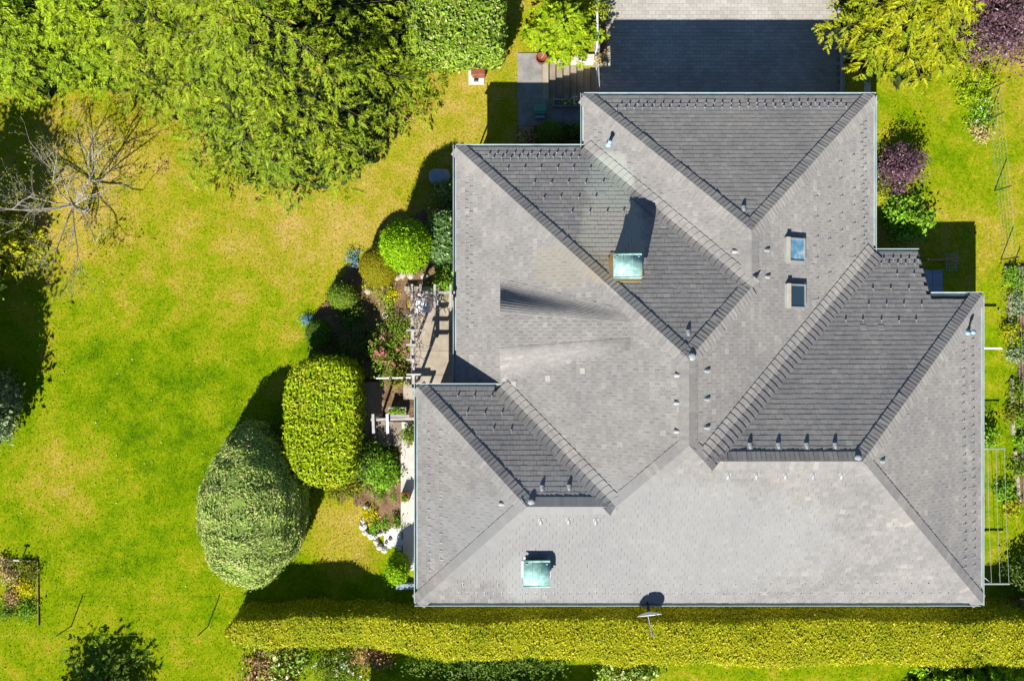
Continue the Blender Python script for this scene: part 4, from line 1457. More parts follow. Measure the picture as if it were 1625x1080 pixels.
def LM(name, c, accent=None, **k):
    """leaf material from a mid colour (dark to light range) and an optional accent"""
    GAIN = 1.85
    c = tuple(v * GAIN for v in c)
    if accent: accent = tuple(v * 1.3 for v in accent)
    if 'patch' in k: k['patch'] = (k['patch'][0], tuple(v * GAIN for v in k['patch'][1]), k['patch'][2])
    k.setdefault('spec', .12); k.setdefault('rough', .6)
    d = tuple(v * .6 for v in c); b = tuple(min(.6, v * 1.4) for v in c)
    st = [(0.0, d), (0.45, c), (0.88, b)]
    if accent: st += [(0.93, accent)]
    m = leaf_mat(name, st, **k)
    # solid hull below the leaves, leaf colour darkened to paint inner shade
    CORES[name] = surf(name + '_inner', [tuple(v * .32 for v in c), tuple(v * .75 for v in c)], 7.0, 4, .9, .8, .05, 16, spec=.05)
    return m


LF = {
    'spruce': LM('spruce', (0.112, 0.152, 0.005), accent=(0.24, 0.20, 0.03), trans=.08, patch=(0.45, (0.07, 0.115, 0.008), .7)),
    'spruce_light': LM('spruce_light', (0.125, 0.175, 0.005), trans=.08, patch=(0.6, (0.055, 0.11, 0.008), .8)),
    'laurel': LM('laurel', (0.115, 0.18, 0.015), trans=.1, accent=(0.32, 0.32, 0.10), rough=.35, spec=.4, patch=(0.9, (0.16, 0.18, 0.02), .6)),
    'laurel_dark': LM('laurel_dark', (0.07, 0.13, 0.03), accent=(0.28, 0.34, 0.18), rough=.35, spec=.4),
    'yewhedge': LM('yewhedge', (0.175, 0.245, 0.004), accent=(0.36, 0.33, 0.05), trans=.1, rough=.45, patch=(0.8, (0.21, 0.20, 0.010), .6)),
    'thuja_grey': LM('thuja_grey', (0.175, 0.25, 0.05), accent=(0.42, 0.36, 0.18), trans=.08, patch=(1.5, (0.30, 0.28, 0.11), .5)),
    'hedge': LM('hedge', (0.215, 0.222, 0.005), accent=(0.52, 0.40, 0.07), trans=.1, patch=(0.8, (0.12, 0.165, 0.005), .8)),
    'goldball': LM('goldball', (0.15, 0.14, 0.006), patch=(2.0, (0.19, 0.15, 0.008), .6)),
    'thuja_bright': LM('thuja_bright', (0.13, 0.235, 0.004), trans=.12, patch=(1.8, (0.16, 0.24, 0.004), .6)),
    'maple_lime': LM('maple_lime', (0.17, 0.25, 0.006), accent=(0.3, 0.3, 0.02), trans=.35),
    'golden': LM('golden', (0.165, 0.175, 0.004), accent=(0.30, 0.27, 0.02), trans=.12, patch=(0.8, (0.075, 0.125, 0.006), .85)),
    'golden_bright': LM('golden_bright', (0.24, 0.24, 0.006), trans=.15, patch=(1.2, (0.15, 0.19, 0.008), .7)),
    'purple': LM('purple', (0.075, 0.038, 0.050), accent=(0.17, 0.10, 0.12), rough=.4, spec=.5),
    'shrub': LM('shrub', (0.085, 0.14, 0.012), accent=(0.2, 0.22, 0.04), patch=(1.6, (0.13, 0.16, 0.014), .6)),
    'box_dark': LM('box_dark', (0.06, 0.11, 0.012), accent=(0.16, 0.18, 0.04), rough=.4),
    'bluegreen': LM('bluegreen', (0.13, 0.17, 0.085), accent=(0.28, 0.30, 0.16)),
    'blue': LM('blue', (0.07, 0.17, 0.19), accent=(0.2, 0.33, 0.38)),
    'olive': LM('olive', (0.115, 0.125, 0.010), accent=(0.2, 0.2, 0.03)),
    'herb': LM('herb', (0.10, 0.20, 0.012), accent=(0.28, 0.33, 0.04)),
    'yellow': LM('yellow', (0.42, 0.36, 0.006)),
    'pinkish': LM('pinkish', (0.22, 0.14, 0.06), accent=(0.45, 0.30, 0.2)),
    'pink': LM('pink', (0.27, 0.09, 0.085), accent=(0.45, 0.28, 0.27)),
    'redflower': LM('redflower', (0.5, 0.09, 0.02)),
    'whiteflower': LM('whiteflower', (0.5, 0.5, 0.46)),
    'lawnflower': LM('lawnflower', (0.22, 0.26, 0.10), accent=(0.5, 0.5, 0.42)),
    'inner': LM('inner', (0.014, 0.022, 0.004), trans=.02),  # near-black leaf colour, shade painted into the conifer crowns
    'dry': LM('dry', (0.30, 0.22, 0.09), accent=(0.42, 0.34, 0.2)),
    'conifer_dark': LM('conifer_dark', (0.05, 0.085, 0.014), accent=(0.11, 0.14, 0.02)),
}
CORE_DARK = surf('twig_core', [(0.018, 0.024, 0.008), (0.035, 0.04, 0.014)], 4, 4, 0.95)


def unit(a):
    return a / np.maximum(1e-9, np.linalg.norm(a, axis=1, keepdims=True))


def leaves(name, P, N, size, mat, parent, aspect=.5, jit=.6, D=None, djit=.3, fold=.15, svar=.35):
    """many small folded leaf blades: P positions, N facing, D pointing direction"""
    P = np.asarray(P, float); n = len(P)
    N = unit(np.asarray(N, float) + rng.normal(0, jit, (n, 3)))
    D = rng.normal(0, 1, (n, 3)) if D is None else np.asarray(D, float) + rng.normal(0, djit, (n, 3))
    D = unit(D - N * np.sum(D * N, axis=1, keepdims=True))
    B = np.cross(N, D)
    s = (np.asarray(size) * np.clip(rng.normal(1, svar, n), .35, 2.0))[:, None]
    w = s * aspect * .5
    V = np.stack([P - D * s * .5, P + B * w + N * s * fold * .4 - D * s * .05, P + D * s * .5, P - B * w + N * s * fold * .4 - D * s * .05], 1)
    Q = np.arange(4 * n).reshape(n, 4)
    me = np_mesh(name, V.reshape(-1, 3), Q, rng.random(n))
    return link_mesh(name, me, mat, parent)


def fib(n):
    i = np.arange(n) + .5
    ph = np.arccos(1 - 2 * i / n); th = np.pi * (1 + 5 ** .5) * i
    return np.stack([np.cos(th) * np.sin(ph), np.sin(th) * np.sin(ph), np.cos(ph)], 1)


def wob(P, s, seed=0.0):
    """cheap smooth noise -1..1"""
    x, y, z = P[:, 0] * s + seed, P[:, 1] * s + seed * 1.7, P[:, 2] * s + seed * .6
    return (np.sin(x * 1.3 + 1.1 * np.sin(y * 1.7)) + np.sin(y * 1.9 + 1.3 * np.sin(z * 1.5 + 1)) + np.sin(z * 2.1 + 1.2 * np.sin(x * 1.1 + 2))) / 3


def grid_hull(ring_fn, nz, na):
    """closed skin from ring_fn(t, angle array) -> (na,3); t 0..1 from the ground to the top"""
    V = np.concatenate([ring_fn(i / nz, np.linspace(0, 2 * np.pi, na, endpoint=False)) for i in range(nz + 1)])
    Q = np.array([(i * na + k, i * na + (k + 1) % na, (i + 1) * na + (k + 1) % na, (i + 1) * na + k) for i in range(nz) for k in range(na)])
    return V, Q


def sample_hull(V, Q, n):
    a, b, c, d = V[Q[:, 0]], V[Q[:, 1]], V[Q[:, 2]], V[Q[:, 3]]
    nr = np.cross(c - a, d - b)
    ar = np.linalg.norm(nr, axis=1) + 1e-9
    idx = rng.choice(len(Q), n, p=ar / ar.sum())
    u, v = rng.random((n, 1)), rng.random((n, 1))
    P = (a[idx] * (1 - u) + b[idx] * u) * (1 - v) + (d[idx] * (1 - u) + c[idx] * u) * v
    return P, nr[idx] / ar[idx][:, None]


def clipped(name, label, cat, base, ring_fn, nz, na, n, size, mat, aspect=.5, jit=.55, depth=.06, group=None, rough=.03, fold=.15, swirl=None):
    """clipped shrub or hedge: solid core with painted inner shade and a dense skin of leaves"""
    t = thing(name, base, label, cat, group)
    V, Q = grid_hull(ring_fn, nz, na)
    n = int(n * 1.3)
    C = V.copy()
    cen = V.mean(0)
    core = cen + (C - cen) * np.array([.965, .965, .97])
    link_mesh('shade_core', np_mesh('shade_core', core, Q), CORES[mat.name], t)
    P, N = sample_hull(V, Q, n)
    P = P + N * (rng.normal(-depth * .4, depth, (n, 1)) + rough * wob(P, 3.1)[:, None])
    st_ = rng.random(n) < .035                 # stray shoots
    P[st_] += N[st_] * np.abs(rng.normal(0, .09, (st_.sum(), 1)))
    D = None
    if swirl is not None: D = swirl(P, N)
    leaves('foliage', P, N, np.full(n, size), mat, t, aspect, jit, D, .5, fold)
    return t


def superring(c, rx, ry, h, z0, pw=2.4, top=.0, shift=(0, 0), neck=.9, wobble=.03, seed=0.0, pxy=2.0):
    """ring function for rounded shrubs: superellipse profile"""
    def f(t, a):
        # t<.35 the side, then over the shoulder to the crown
        if t < .3:
            r = neck + (1 - neck) * (t / .3); z = z0 + h * .45 * (t / .3)
        else:
            s = (t - .3) / .7 * math.pi / 2
            r = max(.0, math.cos(s)) ** (2 / pw); z = z0 + h * (.45 + .55 * math.sin(s) ** (2 / pw))
        ca, sa = np.cos(a), np.sin(a)
        ex = 2 / pxy
        x = np.sign(ca) * np.abs(ca) ** ex; y = np.sign(sa) * np.abs(sa) ** ex
        k = t
        P = np.stack([c[0] + shift[0] * k + rx * r * x, c[1] + shift[1] * k + ry * r * y, np.full(len(a), z)], 1)
        w = 1 + wobble * wob(P, 1.7, seed)
        P[:, 0] = c[0] + shift[0] * k + (P[:, 0] - c[0] - shift[0] * k) * w
        P[:, 1] = c[1] + shift[1] * k + (P[:, 1] - c[1] - shift[1] * k) * w
        P[:, 2] = z0 + (P[:, 2] - z0) * (1 + wobble * .7 * wob(P, 1.3, seed + 3))
        return P
    return f


def loose(name, label, cat, px, py, r, h, n, size, mat, clumps=40, cl=.3, aspect=.5, z=None, group=None, flowers=None, stem=True, flat=1.0, ry=None, jit=.7, D=False, base_off=0.0):
    """free-growing shrub: leaf clumps on stems through a dome"""
    b = atg(px, py) if z is None else at(px, py, z)
    t = thing(name, b, label, cat, group)
    ry = ry or r
    k = rng.normal(0, 1, (clumps, 3)); k[:, 2] = np.abs(k[:, 2]) * flat
    k = unit(k) * (rng.random((clumps, 1)) ** .42)
    C = np.stack([b.x + k[:, 0] * r, b.y + k[:, 1] * ry, b.z + base_off + h * (.18 + .82 * k[:, 2] * rng.uniform(.8, 1.05, clumps))], 1)
    per = max(4, n // clumps)
    off = rng.normal(0, 1, (clumps, per, 3)) * np.array([cl, cl, cl * .7]) * rng.uniform(.7, 1.3, (clumps, 1, 1))
    P = (C[:, None, :] + off).reshape(-1, 3)
    P[:, 2] = np.maximum(P[:, 2], b.z + .03)
    N = unit(off.reshape(-1, 3)) * .6 + np.array([0, 0, .8])
    leaves('foliage', P, N, np.full(len(P), size), mat, t, aspect, jit, (P - np.array([b.x, b.y, b.z])) if D else None, .5)
    if stem:
        m = MB()
        for i in range(min(clumps, 14)):
            c = Vector(C[i]); g0 = b + Vector((random.uniform(-.06, .06), random.uniform(-.06, .06), -.05))
            m.tube([g0, g0.lerp(c, .5) + Vector((0, 0, .1 * h)), c], [.03 * h ** .5, .02 * h ** .5, .008], 5)
        m.build('stems', MAT['bark'], t)
    if flowers:
        fm, fn, fs = flowers
        hi = np.argsort(-P[:, 2] + rng.normal(0, .12, len(P)))[:max(fn, len(P) // 5)]
        idx = rng.choice(hi, fn)
        Q = P[idx] + np.array([0, 0, cl * .5])
        Q = np.repeat(Q, 6, 0) + rng.normal(0, fs * .45, (fn * 6, 3))
        leaves('flowers', Q, np.tile([0, 0, 1.], (len(Q), 1)), np.full(len(Q), fs), fm, t, .8, .6)['kind'] = 'stuff'
    return t


def conifer(name, label, px, py, h, r, mat, levels=24, per=11, droop=.25, seed=1, twig=.40, z=None, group=None, dens=1.0, tip=.12, cat='tree', z_low=.5, lean=(0, 0), bare=None, fan=.85, wid=.30, lat_w=.26, sec=2.4, core_r=.84):
    """spruce-like tree: trunk, whorls of drooping branches with side twigs"""
    rg = np.random.default_rng(seed)
    b = atg(px, py) if z is None else at(px, py, z)
    t = thing(name, b, label, cat, group)
    tm = MB().tube([b - Vector((0, 0, .2)), b + Vector((lean[0] * .5, lean[1] * .5, h * .5)), b + Vector((lean[0], lean[1], h * .98))], [.035 * h ** .9 * .9, .02 * h ** .9, .01], 9)
    tm.build('trunk', MAT['bark'], t)
    bm = MB()
    PP, DD, NN, SS = [], [], [], []
    for i in range(levels):
        f = (i + rg.uniform(-.3, .3)) / levels
        f = min(max(f, 0), .995)
        zc = z_low + (h - z_low) * f
        rl = r * (1 - f) ** .8 * (1.0 if f > .08 else .9) + .15
        nb = max(4, int(per * (1 - .5 * f)))
        for j in range(nb):
            az = 2 * math.pi * (j + rg.uniform(-.45, .45)) / nb + i * 2.4
            ln = rl * rg.uniform(.68, 1.14)
            e = np.array([math.cos(az), math.sin(az), 0.])
            sd = np.array([-math.sin(az), math.cos(az), 0.])
            o = np.array([b.x + lean[0] * f, b.y + lean[1] * f, b.z + zc])
            dr = droop * rg.uniform(.6, 1.4)
            nseg = max(4, int(ln / .22))
            def pos(u):
                return o + e * ln * u + sd * ln * .08 * math.sin(u * 3 + j) + np.array([0, 0, ln * (.10 * u - dr * u * u + .16 * dr * u ** 4 * 2)])
            if ln > .8:
                bm.tube([Vector(pos(u)) for u in (0, .35, .7, .97)], [.012 + .012 * ln, .008 + .008 * ln, .012, .005], 4)
            # side branches left and right, each hung with twigs, gaps between them
            ns = int(3 + ln * sec)
            for k in range(ns + 1):
                u = .16 + .84 * (k + rg.uniform(-.3, .3)) / ns if k < ns else 1.0
                u = min(1.0, max(.1, u))
                side = 1 if k % 2 else -1
                p0 = pos(u)
                if k < ns:
                    ds = e * rg.uniform(.45, .8) + sd * side * rg.uniform(.6, .95)
                    ls = (.12 + lat_w * (1.02 - u)) * ln * rg.uniform(.7, 1.25) + .18
                else:
                    ds, ls = e.copy(), .3
                ds = ds + np.array([0, 0, rg.uniform(-.35, .02) - droop * .5 * u])
                ds /= np.linalg.norm(ds)
                sl = np.array([-ds[1], ds[0], 0.])
                n2 = max(2, int(1.5 + ls * 8 * dens))
                for m in range(n2):
                    v = (m + .6) / n2
                    tl = twig * (1.15 - .5 * v) * rg.uniform(.7, 1.25)
                    d = ds * rg.uniform(.6, 1.0) + sl * (1 if m % 2 else -1) * rg.uniform(.15, .75) + np.array([0, 0, rg.uniform(-.25, .18)])
                    PP.append(p0 + ds * ls * v + np.array([0, 0, -.12 * ls * v * v])); DD.append(d / np.linalg.norm(d)); SS.append(tl)
    PP, DD, SS = np.array(PP), np.array(DD), np.array(SS)[:, None]
    nt = len(PP)
    tn = unit(np.stack([rg.normal(0, .45, nt), rg.normal(0, .45, nt), np.ones(nt)], 1))
    tn = unit(tn - DD * np.sum(tn * DD, axis=1, keepdims=True))
    tb = np.cross(tn, DD)
    oP, oD, oS, oN = [], [], [], []
    # every twig: a leading shoot and pairs of side shoots like a fishbone
    for q, sd_, ln_ in ((.55, 0, .9), (.12, 1, .42), (.12, -1, .42), (.38, 1, .40), (.38, -1, .40), (.66, 1, .32), (.66, -1, .32)):
        d2 = unit(DD * (1 if sd_ == 0 else math.cos(fan)) + tb * sd_ * math.sin(fan) + rg.normal(0, .10, (nt, 3)))
        oP.append(PP + DD * SS * q + (d2 * SS * ln_ * .45 if sd_ else 0)); oD.append(d2); oS.append(SS[:, 0] * ln_); oN.append(tn)
    PP, DD, SS, NN = np.concatenate(oP), np.concatenate(oD), np.concatenate(oS), np.concatenate(oN)
    if len(bm.v): bm.build('branches', MAT['bark'], t)
    # near-black leaves added inside so gaps between the shoots read as shade
    if core_r > 0:
        ni = int(260 * r * r * core_r)
        fz = 1 - np.sqrt(rg.random(ni))
        rr = r * (1 - fz) ** .85 * core_r * np.sqrt(rg.random(ni))
        aa = rg.uniform(0, 2 * np.pi, ni)
        IP = np.stack([b.x + np.cos(aa) * rr, b.y + np.sin(aa) * rr, b.z + z_low * .5 + (h * .9 - z_low) * fz - .18 * rr - .25], 1)
        IP[:, 2] = np.maximum(IP[:, 2], b.z + .1)
        leaves('shade_leaves', IP, np.stack([np.cos(aa) * .4, np.sin(aa) * .4, np.ones(ni)], 1), np.full(ni, twig * 1.25), LF['inner'], t, .45, .4)
    leaves('foliage', np.array(PP), np.array(NN), np.array(SS), mat, t, wid, .22, np.array(DD), .08, .1, .15)
    return t


def bare_tree(name, label, px, py, hub, lean, seed, mat, spread=1.0, buds=True, limbs=7, z=None, reach=1.5, thick=.042):
    random.seed(seed)
    b = atg(px, py) if z is None else at(px, py, z)
    t = thing(name, b, label, 'tree')
    tr, br, bd = MB(), MB(), []
    top = b + Vector((lean[0], lean[1], hub))
    tr.tube([b - Vector((0, 0, .1)), b.lerp(top, .5) + Vector((.05, -.04, 0)), top], [.10, .085, .075], 9)
    tr.build('trunk', mat, t)

    def grow(p, d, ln, r, lev):
        n = 4
        pts, rad = [p], [r]
        for k in range(n):
            d = (d + Vector((random.gauss(0, .22), random.gauss(0, .22), random.gauss(.03, .14)))).normalized()
            pts.append(pts[-1] + d * ln / n); rad.append(r * (1 - .5 * (k + 1) / n))
        br.tube(pts, rad, 5)
        if lev < 3:
            for k in range(random.randint(3, 6)):
                i = random.randint(1, n)
                a = Vector((random.gauss(0, 1), random.gauss(0, 1), random.gauss(.2, .6))).normalized()
                d2 = (d * .75 + a * .75).normalized()
                grow(pts[i], d2, ln * random.uniform(.42, .68), rad[i] * .62, lev + 1)
        else:
            bd.append(tuple(pts[-1])); bd.append(tuple(pts[2]))
    for k in range(limbs):
        az = 2 * math.pi * (k + random.uniform(-.3, .3)) / limbs
        d = Vector((math.cos(az) * spread, math.sin(az) * spread, random.uniform(.15, .75))).normalized()
        grow(top - Vector((0, 0, random.uniform(0, .3))), d, reach * random.uniform(.75, 1.25), thick, 0)
    br.build('branches', mat, t)
    if buds:
        B = np.array(bd); B = np.repeat(B, 3, 0) + rng.normal(0, .04, (len(B) * 3, 3))
        leaves('leaf_buds', B, np.tile([0, 0, 1.], (len(B), 1)), np.full(len(B), .07), LF['olive'], t, .6, .8)
    random.seed(seed + 100)
    return t


# ---- trees of the north-west group
conifer('spruce_tree', 'largest spruce with wide drooping yellow green branches at the top of the garden', 470, 112, 11.0, 7.5, LF['spruce'], levels=14, per=12, seed=3, twig=.36, droop=.26, dens=1.1, z_low=.9, wid=.27)
conifer('spruce_tree', 'spruce crowding the left side of the largest spruce', 312, 78, 8.5, 4.6, LF['spruce'], levels=14, per=11, seed=4, twig=.36, dens=1.1, z_low=.6, wid=.27)
conifer('conifer_tree', 'bright feathery conifer at the top edge left of the spruces', 190, 45, 7.0, 4.0, LF['spruce_light'], levels=13, per=11, seed=5, twig=.36, dens=1.2, droop=.15, z_low=.4, wid=.29)
conifer('conifer_tree', 'bright feathery conifer in the upper left corner', 72, 55, 6.5, 3.9, LF['spruce_light'], levels=13, per=11, seed=6, twig=.36, dens=1.2, droop=.15, z_low=.4, wid=.29)
conifer('conifer_tree', 'feathery conifer cut by the left edge above the bare tree', -20, 80, 5.5, 2.8, LF['spruce_light'], levels=11, per=10, seed=16, twig=.36, dens=1.2, droop=.15, z_low=.4, wid=.29)
bare_tree('bare_tree', 'leafless grey tree with spreading branches on the left lawn', 138, 335, 1.25, (-.1, .1), 21, MAT['bark_pale'], spread=1.0, limbs=11, reach=2.9)
conifer('golden_tree', 'yellow green tree cut by the left edge below the bare tree', 8, 388, 3.6, 1.8, LF['golden_bright'], levels=11, per=10, seed=7, twig=.34, dens=1.3, droop=.1, z_low=.3, wid=.40)
loose('evergreen_tree', 'tall dark evergreen at the left edge casting the long lawn shadow', 'tree', -46, 655, 2.4, 6.4, 20000, .24, LF['bluegreen'], clumps=150, cl=.42)
loose('pine_shrub', 'grey green pine shrub in front of the dark lawn shadow at the left edge', 'shrub', 14, 632, 1.0, 2.4, 3600, .13, LF['bluegreen'], clumps=26, cl=.24)
loose('pine_shrub', 'grey green pine shrub at the left edge, lower of the two', 'shrub', 2, 668, .95, 1.6, 2800, .12, LF['bluegreen'], clumps=24, cl=.22)
loose('evergreen_tree', 'dark evergreen left of the bare tree casting the upper lawn shadow', 'tree', -34, 418, 2.2, 6.8, 16000, .24, LF['conifer_dark'], clumps=140, cl=.42)

# ---- laurel block and shrubs by the drive
lc = at(728, 62, 0)
clipped('laurel_hedge', 'glossy clipped laurel hedge block right of the largest spruce', 'hedge', lc, superring(lc, 2.3, 1.7, 2.2, 0, 7, pxy=9, wobble=.03), 16, 60, 13000, .17, LF['laurel'], .48, .55, .09)
conifer('lime_shrub', 'bright lime green feathery shrub between lawn and white railing', 893, 58, 2.6, 1.75, LF['maple_lime'], levels=9, per=10, seed=9, twig=.32, dens=1.3, droop=.12, cat='shrub', z_low=.3, wid=.42)
loose('yellow_shrub', 'yellow tinged shrub at the top edge behind the lime shrub', 'shrub', 915, 5, 1.5, 1.9, 3200, .13, LF['golden'], clumps=40, cl=.25)
loose('ivy', 'rusty trailing plant spilling over the driveway wall', 'plant', 957, 62, .32, .5, 1500, .09, LF['pinkish'], clumps=40, cl=.12, ry=1.6, stem=False)
loose('ivy', 'reddish dry plant at the corner of the stair wall', 'plant', 955, 97, .3, .5, 500, .09, LF['dry'], clumps=16, cl=.1, z=.1)
dc_ = atg(872, 218)
clipped('box_ball', 'dark green box ball in the shaded corner of the entrance court', 'shrub', dc_, superring(dc_, .68, .68, 1.2, 0, 2.2), 14, 36, 3800, .06, LF['box_dark'], .55, .5, .03)
loose('fern', 'dark low plants against the shaded house wall by the court', 'plant', 905, 215, .55, .6, 800, .12, LF['box_dark'], clumps=20, cl=.16)
loose('dry_shrub', 'pale twiggy plant left of the dark box ball', 'plant', 835, 222, .5, .6, 500, .1, LF['dry'], clumps=16, cl=.16)
loose('trough_flowers', 'white flowers growing in the blue grey trough', 'flowers', 905, 163, .55, .3, 260, .07, LF['herb'], clumps=14, cl=.08, z=.36, ry=.1, flowers=(LF['whiteflower'], 14, .06), stem=False)

# ---- trees of the north-east corner
conifer('golden_cypress', 'golden green cypress overhanging the driveway corner', 1428, 28, 5.0, 4.0, LF['golden'], levels=10, per=11, seed=11, twig=.46, dens=1.1, droop=.18, z_low=.7, wid=.25, fan=.6)
loose('purple_tree', 'large dark purple leaved tree in the upper right corner', 'tree', 1560, 42, 2.7, 4.4, 16000, .14, LF['purple'], clumps=120, cl=.34)
loose('purple_shrub', 'round dark purple shrub beside the northern wing', 'shrub', 1416, 272, 1.12, 1.9, 5200, .11, LF['purple'], clumps=60, cl=.2)
loose('lime_shrub', 'leafy shrub half in shade below the purple shrub', 'shrub', 1432, 348, 1.15, 1.0, 2200, .17, LF['herb'], clumps=46, cl=.22)
loose('lime_plant', 'small yellow green plant under the purple shrub', 'plant', 1398, 300, .45, .4, 500, .12, LF['golden'], clumps=14, cl=.15)
loose('flower_patch', 'white flowered plants at the upper end of the mesh fence', 'flowers', 1553, 180, .6, .5, 900, .1, LF['herb'], clumps=26, cl=.18, ry=1.0, flowers=(LF['whiteflower'], 9, .07))
loose('bush', 'light green bush under the purple tree by the fence', 'shrub', 1545, 138, .9, .7, 1500, .12, LF['maple_lime'], clumps=26, cl=.22)
loose('dry_shrub', 'dry straw coloured plant below the white flowers by the fence', 'plant', 1552, 212, .5, .4, 500, .1, LF['dry'], clumps=16, cl=.16)

# ---- shrubs along the western wall
tb_ = atg(652, 396)
clipped('thuja', 'tall rounded bright green thuja beside the northwest wall', 'shrub', tb_, superring(tb_, 1.12, 1.18, 3.0, tb_.z, 2.1, wobble=.07, seed=2.0), 20, 48, 12000, .10, LF['thuja_bright'], .4, .8, .08, rough=.06)
gbp = atg(607, 425)
clipped('golden_ball', 'olive gold clipped ball in front of the bright thuja', 'shrub', gbp, superring(gbp, .98, .98, 1.75, gbp.z, 2.1, wobble=.02), 18, 44, 9000, .055, LF['goldball'], .5, .6, .035, rough=.015)
lb = atg(706, 382)
clipped('laurel_hedge', 'narrow upright laurel hedge pressed against the western gutter', 'hedge', lb, superring(lb, .62, 1.25, 1.9, lb.z, 5, pxy=4, wobble=.04), 14, 40, 4200, .14, LF['laurel_dark'], .5, .55, .08)
loose('laurel_shrub', 'laurel under the eave between tub and narrow hedge', 'shrub', 716, 312, .6, 1.6, 1500, .14, LF['laurel_dark'], clumps=26, cl=.2)
loose('flower_shrub', 'green shrub with one red flower at the patio end', 'shrub', 710, 442, .65, .9, 1500, .12, LF['herb'], clumps=28, cl=.17, flowers=(LF['redflower'], 2, .11))
s1_ = atg(546, 470)
clipped('box_shrub', 'round green box shrub at the lawn edge left of the shaded bed', 'shrub', s1_, superring(s1_, .72, .62, 1.05, s1_.z, 2.3, wobble=.06), 14, 36, 3600, .075, LF['shrub'], .55, .6, .05)
s2_ = atg(509, 530)
clipped('box_shrub', 'small dark box shrub beside the blue flowers', 'shrub', s2_, superring(s2_, .62, .72, .9, s2_.z, 2.3, wobble=.06, seed=4), 14, 36, 3000, .07, LF['box_dark'], .55, .6, .05)
loose('blue_plant', 'blue grey flowering plant at the lawn edge by the dark box shrub', 'plant', 490, 508, .32, .35, 600, .07, LF['blue'], clumps=18, cl=.09)
loose('blue_plant', 'blue green trailing plant beside the gold ball', 'plant', 561, 408, .36, .25, 500, .07, LF['blue'], clumps=18, cl=.1, ry=.5)
loose('rhododendron', 'pink flowering rhododendron left of the pergola', 'shrub', 620, 562, .85, 1.1, 3000, .15, LF['shrub'], clumps=50, cl=.2, ry=1.4, flowers=(LF['pink'], 34, .12), aspect=.4)
loose('yellow_shrub', 'yellow green cushion beneath the pink rhododendron', 'shrub', 638, 598, .45, .5, 800, .09, LF['golden'], clumps=16, cl=.14)
for px, py, r_0, h_0, lab in ((560, 500, .8, .5, 'dark ground cover in the shade behind the green box shrub'), (585, 545, .9, .6, 'dark leafy mound in the middle of the shaded bed'),
                              (545, 560, .8, .5, 'dark ground cover just north of the laurel stadium hedge'), (620, 480, .6, .5, 'mixed low plants left of the pergola top'), (635, 520, .5, .6, 'dark shrub between pink rhododendron and pergola')):
    loose('ground_cover', lab, 'plant', px, py, r_0, h_0, 1100, .11, LF['box_dark'] if px < 600 else LF['shrub'], clumps=30, cl=.2)
loose('yellow_plant', 'dry yellow cushion below the gold ball', 'plant', 598, 458, .75, .25, 900, .08, LF['golden'], clumps=26, cl=.16, ry=.4)
loose('dry_shrub', 'straw coloured bed plants below the gold ball', 'plant', 622, 448, .6, .3, 700, .08, LF['dry'], clumps=22, cl=.14)
loose('mixed_plant', 'yellow speckled bed plants between gold ball and pergola', 'plant', 628, 468, .5, .3, 600, .08, LF['yellow'], clumps=16, cl=.14)
for i, (px, py) in enumerate(((640, 436), (652, 437), (632, 440), (585, 462), (675, 438))):
    c = atg(px, py)
    m = MB().lathe((0, 0, 0), [(.2, -.05), (.22, .06), (.15, .16), (.01, .2)], 8)
    m.v = [(c.x + x * random.uniform(.8, 1.2), c.y + y * random.uniform(.7, 1.1), c.z + z) for x, y, z in m.v]
    tag(m.build('rock', MAT['concrete']), ['sandy rock below the bright thuja', 'sandy rock at the foot of the thuja nearest the wall', 'sandy rock beside the gold ball', 'brown rock under the yellow cushion', 'sandy rock by the patio low wall'][i], 'rock')

# ---- the two large clipped shapes
st = at(528, 657, 0)


def stadium(t, a):
    z0, h = .0, 2.6
    hw, y_n, y_s = 1.7, 2.85, 3.15
    # half-width outline: round on the lawn side and the south end, straight towards the steps
    ca, sa = np.cos(a), np.sin(a)
    x = np.sign(ca) * np.abs(ca) ** np.where(ca > 0, .35, .75) * hw
    y = np.where(sa > 0, np.sign(sa) * np.abs(sa) ** .6 * y_n, np.sign(sa) * np.abs(sa) ** .85 * y_s)
    if t < .45: r, z = .97 + .03 * t / .45, z0 + (h - .35) * t / .45
    else:
        s = (t - .45) / .55
        if s < .3: r, z = 1 - .1 * (s / .3) ** 2, z0 + h - .35 + .33 * math.sin(s / .3 * math.pi / 2)
        else: r, z = .9 * (1 - (s - .3) / .7) , z0 + h - .02 + .05 * (s - .3)
    P = np.stack([st.x + x * r, st.y + y * r, np.full(len(a), z)], 1)
    P[:, 2] += .05 * wob(P, 1.1) * min(1, t * 2)
    P[:, :2] += (.05 * wob(P, 1.6, 2.0))[:, None]
    return P


clipped('laurel_hedge', 'big clipped laurel hedge with rounded ends and flat top beside the garden steps', 'hedge', st, stadium, 26, 72, 27000, .14, LF['yewhedge'], .48, .6, .07, rough=.06)
tp_ = at(416, 788, 0)


